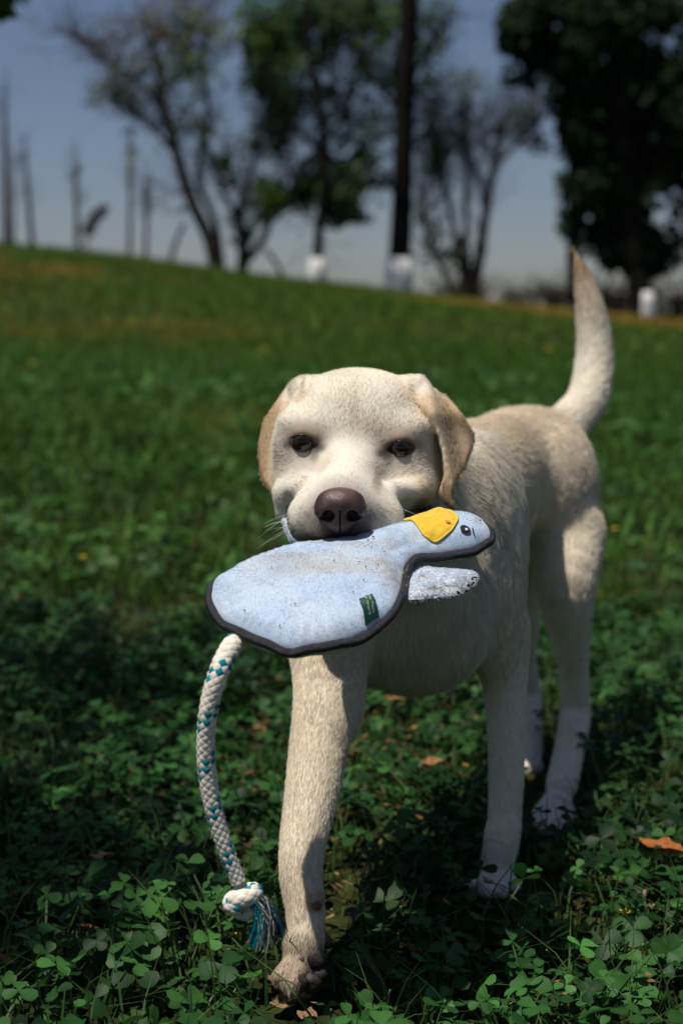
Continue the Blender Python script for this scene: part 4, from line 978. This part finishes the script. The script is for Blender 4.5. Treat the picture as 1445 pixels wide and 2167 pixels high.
# leaflet template: obovate, notched, folded along the midrib
def leaflet():
    ts = np.array((0, .25, .5, .75, .95)); w = np.array((.03, .24, .40, .43, .24)); V = []; Q = []
    for t, ww in zip(ts, w): V += [(-ww, t, .10*ww*2 - .12*t*t), (0, t*(.985 if t > .9 else 1), -.12*t*t), (ww, t, .10*ww*2 - .12*t*t)]
    for i in range(4):
        a = i*3; Q += [(a, a + 1, a + 4, a + 3), (a + 1, a + 2, a + 5, a + 4)]
    return np.array(V), np.array(Q)
LV, LQd = leaflet()
def clover_np(P, size, height, col):
    """trifoliate clovers with stems: P (n,3)"""
    n = len(P); yaw = RNG.random(n)*2*math.pi; tilt = RNG.normal(0, .38, (n, 2)); lean = RNG.normal(0, .35, (n, 2))*height[:, None]
    top = P + np.concatenate([lean, height[:, None]], 1)
    up = unit(np.concatenate([tilt, np.ones((n, 1))], 1)); ax_ = unit(np.cross(up, np.stack([np.cos(yaw), np.sin(yaw), 0*yaw], -1))); ay = np.cross(up, ax_)
    Vs, Qs, Cs = [], [], []; o = 0
    for k in range(3):
        a = k*2*math.pi/3 + RNG.normal(0, .12, n); f = np.cos(a)[:, None]*ax_ + np.sin(a)[:, None]*ay; s = np.cross(f, up)
        droop = RNG.normal(.05, .28, n)[:, None]; f2 = unit(f + up*droop); u2 = np.cross(s, f2)
        sz = (size*RNG.uniform(.85, 1.15, n))[:, None, None]
        V = top[:, None] + sz*(LV[None, :, :1]*s[:, None] + LV[None, :, 1:2]*f2[:, None] + LV[None, :, 2:]*u2[:, None])
        Vs.append(V.reshape(-1, 3)); m = len(LV); Qs.append((np.arange(n)[:, None, None]*m + LQd[None]).reshape(-1, 4) + o); o += n*m
        c = np.repeat(col*RNG.uniform(.88, 1.12, n)[:, None], m, 0).reshape(n, m, 3); c[:, 1::3] *= 1.12; Cs.append(c.reshape(-1, 3))
    w = .0009 + size*.02; d = np.stack([np.ones(n), 0*yaw, 0*yaw], -1); mid = P + np.concatenate([lean*.3, height[:, None]*.6], 1)
    st = np.stack([P - d*w[:, None], P + d*w[:, None], mid + d*w[:, None], mid - d*w[:, None], top + d*w[:, None]*.7, top - d*w[:, None]*.7], 1).reshape(-1, 3)
    q = np.array(((0, 1, 2, 3), (3, 2, 4, 5))); Qs.append((np.arange(n)[:, None, None]*6 + q[None]).reshape(-1, 4) + o)
    Vs.append(st); Cs.append(np.repeat(np.array((.09, .15, .05))[None]*np.ones((n, 1)), 6, 0))
    return np.concatenate(Vs), np.concatenate(Qs), np.concatenate(Cs)
def tones(n, base, other, p=.5, sd=.22):
    t = RNG.random(n)[:, None]**1.3; return (np.array(base)*(1 - t) + np.array(other)*t)*(1 + sd*RNG.standard_normal((n, 1))).clip(.4, 1.8)
G1, G2 = (.009, .040, .009), (.040, .120, .024)
PAWS = np.array([(.176, 1.515), (-.038, 1.245), (.25, 1.715), (.262, 1.975), (.262, 1.79), (.275, 1.86), (.285, 1.92), (.27, 2.06), (.265, 2.12), (.182, 1.55)])
def clear(P, r=.046): return P[np.all(np.hypot(P[:, None, 0] - PAWS[None, :, 0], (P[:, None, 1] - PAWS[None, :, 1] + .03)*.6) > r, 1)]
def patchy(P, f, s, lo): return P[vnoise(P*np.array((1, 1, 0)), f, s) > lo]
P = clear(patchy(wedge(11000, 1.0, 3.0, 1, .34), 7, 51, -.62)); n = len(P)
h = (.022 + .038*RNG.random(n)**1.2)*(1 + .5*vnoise(P, 6, 52)); V, Q, C = clover_np(P, .0105 + .0130*RNG.random(n)**2, h, tones(n, G1, G2)*(1 + .55*vnoise(P, 5, 55) + .25*vnoise(P, 17, 56)).clip(.3, 1.9)[:, None])
tag(mesh_np('clover_carpet', V, Q, M_LEAF, None, C), 'dense green clover carpet covering the meadow around the dog', 'clover', kind='stuff')
P = wedge(13000, 3.0, 9.0, 1, 1.3); n = len(P)
V, Q, C = clover_np(P, .012 + .014*RNG.random(n), .03 + .05*RNG.random(n), tones(n, (.016, .058, .010), (.055, .13, .020)))
tag(mesh_np('clover_carpet', V, Q, M_LEAF, None, C), 'blurred clover spreading up the slope behind the dog', 'clover', kind='stuff')
def blades(P, L, w, col, bend=.5, seg=4):
    n = len(P); a = RNG.random(n)*2*math.pi; d = np.stack([np.cos(a), np.sin(a), 0*a], -1); s = np.stack([-np.sin(a), np.cos(a), 0*a], -1)
    bd = (bend*RNG.uniform(.3, 1.5, n))[:, None]; ts = np.linspace(0, 1, seg); V = []
    for t in ts:
        c = P + L[:, None]*(np.array((0, 0, 1.0))*t*(1 - .35*bd*t) + d*bd*t*t*.75); ww = (w*(1 - t**1.6*.92))[:, None]; V += [c - s*ww, c + s*ww]
    V = np.stack(V, 1); m = 2*seg; q = np.array([(2*i, 2*i + 1, 2*i + 3, 2*i + 2) for i in range(seg - 1)])
    return V.reshape(-1, 3), (np.arange(n)[:, None, None]*m + q[None]).reshape(-1, 4), np.repeat(col, m, 0)
P = clear(patchy(wedge(12000, 1.0, 3.4, 1, .34), 4, 61, -.3), .03); n = len(P)
V, Q, C = blades(P, RNG.uniform(.03, .12, n)*(.7 + .5*RNG.random(n)), RNG.uniform(.0008, .0020, n), tones(n, (.018, .055, .014), (.07, .12, .03)), .9)
tag(mesh_np('grass', V, Q, M_BLADE, None, C), 'fine grass blades mixed into the near clover', 'grass', kind='stuff')
P = wedge(56000, 3.0, 12.0, 1, 2.2); n = len(P); dry = vnoise(P*np.array((.6, 1, 0)), .9, 63) + .4*vnoise(P, 2.5, 64) + .6*np.exp(-((P[:, 0] + .8)/1.3)**2 - ((P[:, 1] - 11.3)/1.1)**2)
t = sstep(.25, .75, dry)[:, None]; C0 = tones(n, (.030, .086, .010), (.080, .170, .018))*(1 - t) + np.array((.20, .165, .022))*t
V, Q, C = blades(P, RNG.uniform(.05, .13, n), RNG.uniform(.002, .005, n), C0, .7, 3)
tag(mesh_np('grass', V, Q, M_BLADE, None, C), 'blurred mid green grass up the slope', 'grass', kind='stuff')
P = wedge(66000, 12.0, 29.5, 1, 5.0); n = len(P); dry = vnoise(P*np.array((.5, 1, 0)), .45, 66) + .5*vnoise(P, 1.2, 67) + .30*sstep(15, 25, P[:, 1]) + .35*sstep(15, 22, P[:, 1])*sstep(-1, 3, P[:, 0])
t = sstep(.15, .75, dry)[:, None]; C0 = tones(n, (.042, .100, .012), (.100, .180, .020))*(1 - t) + np.array((.26, .18, .030))*t
V, Q, C = blades(P, RNG.uniform(.06, .14, n), RNG.uniform(.006, .013, n), C0, .7, 3)
tag(mesh_np('grass', V, Q, M_BLADE, None, C), 'yellowing grass near the crest below the trees', 'grass', kind='stuff')
P = patchy(wedge(13000, 2.2, 9.5, 1, 1.2), 1.1, 81, -.15); P = P[RNG.random(len(P)) < sstep(2.5, -1.5, P[:, 0])*.8 + .2]; n = len(P)
V, Q, C = blades(P, RNG.uniform(.09, .22, n), RNG.uniform(.0022, .0055, n), tones(n, (.035, .10, .014), (.10, .20, .03)), .9, 5)
tag(mesh_np('grass', V, Q, M_BLADE, None, C), 'taller loose grass tufts on the slope behind the dog', 'grass', kind='stuff')
P = patchy(wedge(3600, 2.4, 8.0, 1, 1.0), 1.4, 82, .0); n = len(P)
V, Q, C = clover_np(P, .022 + .022*RNG.random(n), .06 + .09*RNG.random(n), tones(n, (.020, .070, .012), (.075, .17, .030)))
tag(mesh_np('leafy_weeds', V, Q, M_LEAF, None, C), 'broader leafy weeds standing in clumps on the slope', 'weeds', kind='stuff')
# dead litter between the stems
def litter(n, y0, y1, sz, cols, name, label):
    P = wedge(n, y0, y1); a = RNG.random(n)*6.283; V = []; L = sz*RNG.uniform(.5, 1.4, n)
    d = np.stack([np.cos(a), np.sin(a), RNG.normal(0, .25, n)], -1); s = np.stack([-np.sin(a), np.cos(a), RNG.normal(0, .3, n)], -1); w = (L*RNG.uniform(.08, .45, n))[:, None]; L = L[:, None]
    P = P + np.array((0, 0, .008)) + np.stack([0*a, 0*a, RNG.random(n)*.02], -1)
    V = np.stack([P - d*L, P - s*w, P + d*L, P + s*w + np.array((0, 0, .002))], 1).reshape(-1, 3)
    c = np.array(cols)[RNG.integers(len(cols), size=n)]*RNG.uniform(.6, 1.3, n)[:, None]
    tag(mesh_np(name, V, np.arange(n*4).reshape(n, 4), M_BLADE, None, np.repeat(c, 4, 0)), label, 'leaf litter', kind='stuff')
litter(1500, 1.0, 3.2, .011, ((.20, .11, .05), (.12, .06, .03), (.28, .19, .10)), 'leaf_litter', 'brown crumbs of dead leaf lying between the clover stems')
for (cx, cy, sx, sy, n) in ((.10, 1.98, .10, .22, 420), (.03, 1.42, .06, .12, 130), (.27, 3.1, .5, .35, 200)):
    P = np.stack([RNG.normal(cx, sx, n), RNG.normal(cy, sy, n)], -1); P = np.concatenate([P, terr(P[:, 0], P[:, 1])[:, None] + RNG.uniform(.015, .05, n)[:, None]], 1); a = RNG.random(n)*6.283
    d = np.stack([np.cos(a), np.sin(a), RNG.normal(0, .3, n)], -1); q = np.stack([-np.sin(a), np.cos(a), RNG.normal(0, .4, n)], -1); L = RNG.uniform(.003, .0105, n)[:, None]; w = L*RNG.uniform(.1, .5, n)[:, None]
    c = np.array(((.30, .16, .05), (.18, .08, .035), (.34, .20, .08), (.22, .15, .04)))[RNG.integers(4, size=n)]*RNG.uniform(.6, 1.3, n)[:, None]
    tag(mesh_np('leaf_litter', np.stack([P - d*L, P - q*w, P + d*L, P + q*w], 1).reshape(-1, 3), np.arange(n*4).reshape(n, 4), M_BLADE, None, np.repeat(c, 4, 0)), 'rust and straw coloured dead leaf scraps gathered in a thin patch of clover', 'leaf litter', kind='stuff')
# bigger clover plants one can pick out, each with three leaflets on a stalk
M_STALK = mat('clover_stalk', (.10, .17, .055), .5, translucent=.2)
def mesh_leaflet(nm, k):
    ts = np.linspace(0, 1, 9); w = .44*np.sin(np.pi*np.clip(ts*.93 + .03, 0, 1)**1.25)**.8*(1 - .0*ts); V = []; Q = []; C = []
    for i, (t, ww) in enumerate(zip(ts, w)):
        for x in (-1, -.5, 0, .5, 1):
            V.append((x*ww, t - .05*(1 - abs(x))*(t > .9), .13*abs(x)*ww*1.6 - .16*t*t + .012*math.sin(9*t + k + 3*x))); m = 1.0 + .16*(abs(x) < .1) - .06*abs(x) + (.25 if abs(t - .45 + .22*abs(x)) < .08 else 0); C.append(np.array((.026, .070, .026))*m)
    for i in range(8):
        for j in range(4): a = i*5 + j; Q.append((a, a + 1, a + 6, a + 5))
    o = mesh_np(nm, np.array(V), np.array(Q), M_LEAF, None, np.array(C)); me = o.data; bpy.data.objects.remove(o); return me
LM = [mesh_leaflet('leaflet', k) for k in range(4)]
SM = tube(spline([(0, 0, 0), (.004, .002, .4), (0, 0, .8), (0, 0, 1)], 8), np.full(8, 1.0), 6)
def clover_plant(u, v, hh, sz, label, group=None, tilt=(0, 0), yaw=None):
    # rests on the ground below the leaf seen at that place
    d = pt(u, v, 1.0) - np.array((0, 0, CAM_H)); tt = (CAM_H - hh)/(-d[2]); top = np.array((0, 0, CAM_H)) + d*tt
    base = np.array((top[0] - tilt[0]*hh*.8, top[1] + .012, float(terr(top[0], top[1]))))
    t = empty('clover_plant', tuple(base)); tag(t, label, 'clover', group)
    path = spline([base, base*.35 + top*.65 + np.array((0, .004, 0)), top], 9); V, F, T = tube(path, np.linspace(.0013, .0009, 9), 6); mesh_np('stalk', V, [F, T], M_STALK, t)
    yaw = RNG.random()*6.28 if yaw is None else yaw
    for k in range(3):
        o = bpy.data.objects.new('leaflet', LM[RNG.integers(4)]); COL.objects.link(o); o.parent = t; o.matrix_parent_inverse = Matrix.Translation(-Vector(t.location))
        o.matrix_world = Matrix.Translation(Vector(top)) @ Matrix.Rotation(tilt[1] + RNG.normal(0, .1), 4, 'X') @ Matrix.Rotation(tilt[0] + RNG.normal(0, .1), 4, 'Y') @ Matrix.Rotation(yaw + k*2.094 + RNG.normal(0, .12), 4, 'Z') @ Matrix.Rotation(RNG.normal(.12, .14), 4, 'X') @ Matrix.Scale(sz*RNG.uniform(.9, 1.1), 4)
        o.matrix_basis = o.matrix_parent_inverse.inverted() @ Matrix.Translation(-Vector(t.location)) @ o.matrix_world if False else o.matrix_basis
clover_plant(825, 2095, .055, .024, 'large pale clover on a tall stalk right of the lifted paw', None, (.1, .35), .4)
clover_plant(330, 1700, .085, .024, 'tall clover with broad drooping leaflets standing left of the rope', None, (-.1, .5), 2.0)
clover_plant(60, 1690, .08, .020, 'clover with wide leaflets standing out at the left meadow edge', None, (.1, .1), 1.0)
clover_plant(1338, 1670, .09, .022, 'single pale clover rising above the shade beside the hind paw', None, (0, .7), 1.6)
clover_plant(1370, 1915, .05, .021, 'pale clover below the orange dead leaf', None, (.2, .4), .2)
for u, v, h, s in [(150, 2060, .05, .021), (60, 2080, .05, .022), (240, 1950, .05, .019), (430, 2090, .045, .020), (545, 2075, .05, .019), (300, 2120, .045, .019), (700, 2140, .04, .018), (950, 2120, .045, .017), (1060, 2140, .04, .018), (1180, 2110, .05, .018), (1290, 2090, .05, .019), (1400, 2060, .05, .019), (1150, 2010, .04, .016), (1330, 1990, .045, .017), (90, 1930, .05, .018), (180, 1860, .05, .017), (30, 1850, .055, .018), (380, 1990, .04, .017), (450, 2000, .045, .017), (170, 1750, .06, .016), (60, 1990, .05, .02), (500, 2130, .04, .018), (780, 2010, .04, .014), (300, 1880, .045, .017), (1270, 1850, .045, .016), (1420, 1700, .06, .017), (1300, 1560, .06, .016), (590, 1590, .05, .016), (570, 1680, .05, .015), (540, 1720, .05, .015), (210, 1330, .09, .018), (230, 1240, .09, .018), (120, 1015, .1, .017), (420, 1620, .05, .015), (40, 1600, .07, .016), (800, 1780, .05, .014), (760, 1700, .05, .014), (850, 1600, .05, .014)]:
    where = ('behind the rope, deep in the slope carpet' if v < 1400 else 'between the rope and the reaching fore leg' if 500 < u < 600 and v < 1800 else 'left of the rope and above the buff dead leaf' if u < 480 and v < 1800 else
             'left of the rope knot and below the buff dead leaf' if u < 480 and v < 2030 else 'in the dark foreground left of the lifted paw' if u < 600 else 'in the sunny gap between the fore legs' if u < 900 and v < 1850 else
             'beside the orange dead leaf and the hind paw' if u > 1200 and v < 1900 else 'in the lit foreground right of the dog shadow' if u > 1100 else 'in the shaded foreground right of the lifted paw')
    clover_plant(u + RNG.normal(0, 4), v + RNG.normal(0, 4), h, s, ('large ' if s >= .019 else '') + 'three leafed clover ' + where, 'clovers standing out of the carpet', (RNG.normal(0, .25), RNG.normal(.2, .2)))
# dead leaves
def dead_leaf(label, u, v, hh, L, W, rot, col, curl=.4):
    d = pt(u, v, 1.0) - np.array((0, 0, CAM_H)); tt = (CAM_H - hh)/(-d[2]); c = np.array((0, 0, CAM_H)) + d*tt
    ts = np.linspace(0, 1, 11); V = []; Q = []
    for t in ts:
        w = W*math.sin(math.pi*min(t*.96 + .02, 1))**.7*(1 + .18*math.sin(t*17))
        for x in (-1, -.5, 0, .5, 1): V.append(((t - .5)*L, x*w, curl*(abs(x)**1.5*w*.8 + (t - .5)**2*L*.6) + .002*math.sin(7*t + 4*x)))
    for i in range(10):
        for j in range(4): a = i*5 + j; Q.append((a, a + 1, a + 6, a + 5))
    V = np.array(V)@np.array(Matrix.Rotation(rot, 3, 'Z').transposed()) + c
    B2 = np.concatenate([V, V + np.array((0, 0, -.0005))]); Q = np.array(Q); Q2 = np.concatenate([Q, Q[:, ::-1] + len(V)])
    m = mat('dead_leaf', col, .7, spec=.2, vary=(160, tuple(np.array(col)*.5), .4, .75), translucent=.15)
    o = mesh_np('dead_leaf', B2, Q2, m); tag(o, label, 'leaf', 'dead leaves on the meadow')
dead_leaf('curled bright orange dead leaf lying right of the hind paw', 1398, 1800, .062, .055, .014, -.75, (.36, .12, .03), .7)
dead_leaf('pale buff dead leaf lying left of the rope knot', 215, 1812, .055, .026, .005, .15, (.36, .22, .13))
dead_leaf('red brown dead leaf under the rope tassel', 545, 1995, .04, .024, .010, .6, (.16, .07, .04))
dead_leaf('crumbled tan dead leaf beneath the lifted paw', 600, 2125, .012, .026, .010, .3, (.28, .16, .08))
dead_leaf('small tan dead leaf right of the lifted paw', 650, 2150, .012, .020, .008, -.4, (.30, .18, .10))
dead_leaf('rusty dead leaf in the sunny gap under the chest', 915, 1615, .05, .036, .012, .2, (.34, .17, .07))
dead_leaf('second rusty dead leaf between the fore legs', 835, 1480, .06, .034, .010, -.5, (.30, .15, .06))
dead_leaf('thin brown dead leaf in the dog shadow', 885, 2010, .015, .026, .007, -.5, (.22, .12, .07))
dead_leaf('tan dead leaf by the clover at the lower right', 1385, 2045, .015, .022, .008, .5, (.28, .17, .11))
dead_leaf('brown dead leaf on the grass beyond the hind leg', 1310, 1135, .03, .05, .018, .1, (.30, .16, .08))
dead_leaf('rusty dead leaf beside the dark clover behind the rope', 590, 1440, .03, .026, .009, .3, (.26, .11, .05))
# grass stalks and a dry stem
def stalk(label, pts, hs, r, col, name='grass_stalk', cat='grass stalk', grp='tall stalks'):
    P = []
    for (u, v), h in zip(pts, hs):
        d = pt(u, v, 1.0) - np.array((0, 0, CAM_H)); tt = (CAM_H - h)/(-d[2]); P.append(np.array((0, 0, CAM_H)) + d*tt)
    y = np.mean([p[1] for p in P]); P = [pt(u, v, P[0][1]) for (u, v) in pts]
    V, F, T = tube(spline(P, 14), np.linspace(r, r*.5, 14), 6); o = mesh_np(name, V, [F, T], mat(name, col, .5, translucent=.2)); tag(o, label, cat, grp)
GREEN = (.16, .26, .08)
stalk('pale grass stalk leaning over the dark clover at lower left', [(395, 2060), (440, 1950), (470, 1880)], (.0, .0, .0), .0012, GREEN)
stalk('arching green stalk in front of the rope tassel', [(490, 2110), (520, 2060), (560, 2010)], (.0, 0, 0), .0013, (.20, .32, .09))
stalk('thin straight stalk leaning left of the knot', [(118, 2030), (150, 1960), (178, 1890)], (.0, 0, 0), .0010, GREEN)
stalk('short pale stalk standing at the left edge', [(112, 1680), (113, 1600), (104, 1540)], (.0, 0, 0), .0014, (.22, .27, .13))
stalk('green stalk rising beside the rope', [(530, 1960), (535, 1900), (541, 1770)], (.0, 0, 0), .0011, (.10, .20, .07))
stalk('orange brown dry stem slanting between rope and leg', [(575, 1690), (545, 1650), (515, 1620)], (.0, 0, 0), .0013, (.30, .13, .05), 'dry_stem', 'stem')
stalk('pale bent stalk right of the dog shadow', [(1190, 2075), (1225, 2050), (1262, 2040)], (.0, 0, 0), .0011, GREEN)
stalk('slanting grass stalk at the lower right', [(1330, 2010), (1390, 1985), (1430, 1950)], (.0, 0, 0), .0012, GREEN)
# yellow flowers
M_FLW = mat('flower_yellow', (.75, .55, .03), .6, translucent=.3)
def flower(u, v, hh, r, label, group):
    d = pt(u, v, 1.0) - np.array((0, 0, CAM_H)); y = 1.0
    for _ in range(6): y = (CAM_H - hh - float(terr(d[0]*y, y)))/(-d[2]) if False else y
    tt = 1.0
    for _ in range(40): p = np.array((0, 0, CAM_H)) + d*tt; tt += (p[2] - float(terr(p[0], p[1])) - hh)*1.5
    p = np.array((0, 0, CAM_H)) + d*tt; g = np.array((p[0], p[1] + .01, float(terr(p[0], p[1]))))
    t = empty('yellow_flower', tuple(g)); tag(t, label, 'flower', group)
    V, F, T = tube(spline([g, (g + p)/2 + (.003, 0, 0), p], 7), .0011, 5); mesh_np('stem', V, [F, T], M_STALK, t)
    for k in range(5):
        a = k*1.2566 + RNG.random()*.3; e = np.array((math.cos(a), math.sin(a), .35)); s = np.array((-math.sin(a), math.cos(a), 0))
        V = p + r*np.array([(0, 0, 0), e*.5 - s*.35, e + np.array((0, 0, .05)), e*.5 + s*.35]); mesh_np('petal', V, np.array([(0, 1, 2, 3)]), M_FLW, t)
flower(1322, 1932, .035, .007, 'tiny yellow flower in the lit clover below the orange leaf', 'yellow flowers')
flower(492, 1978, .03, .005, 'tiny yellow flower below the rope knot', 'yellow flowers')
for u, v in ((345, 805), (340, 825), (55, 1112), (175, 1180), (70, 770), (1300, 1120), (1400, 1300), (1240, 1150), (210, 600), (330, 690), (560, 740), (1160, 740)):
    flower(u, v, .09 if v > 750 else .12, .012 if v > 900 else .03, 'blurred yellow flower scattered in the grass up the slope', 'far yellow flowers')
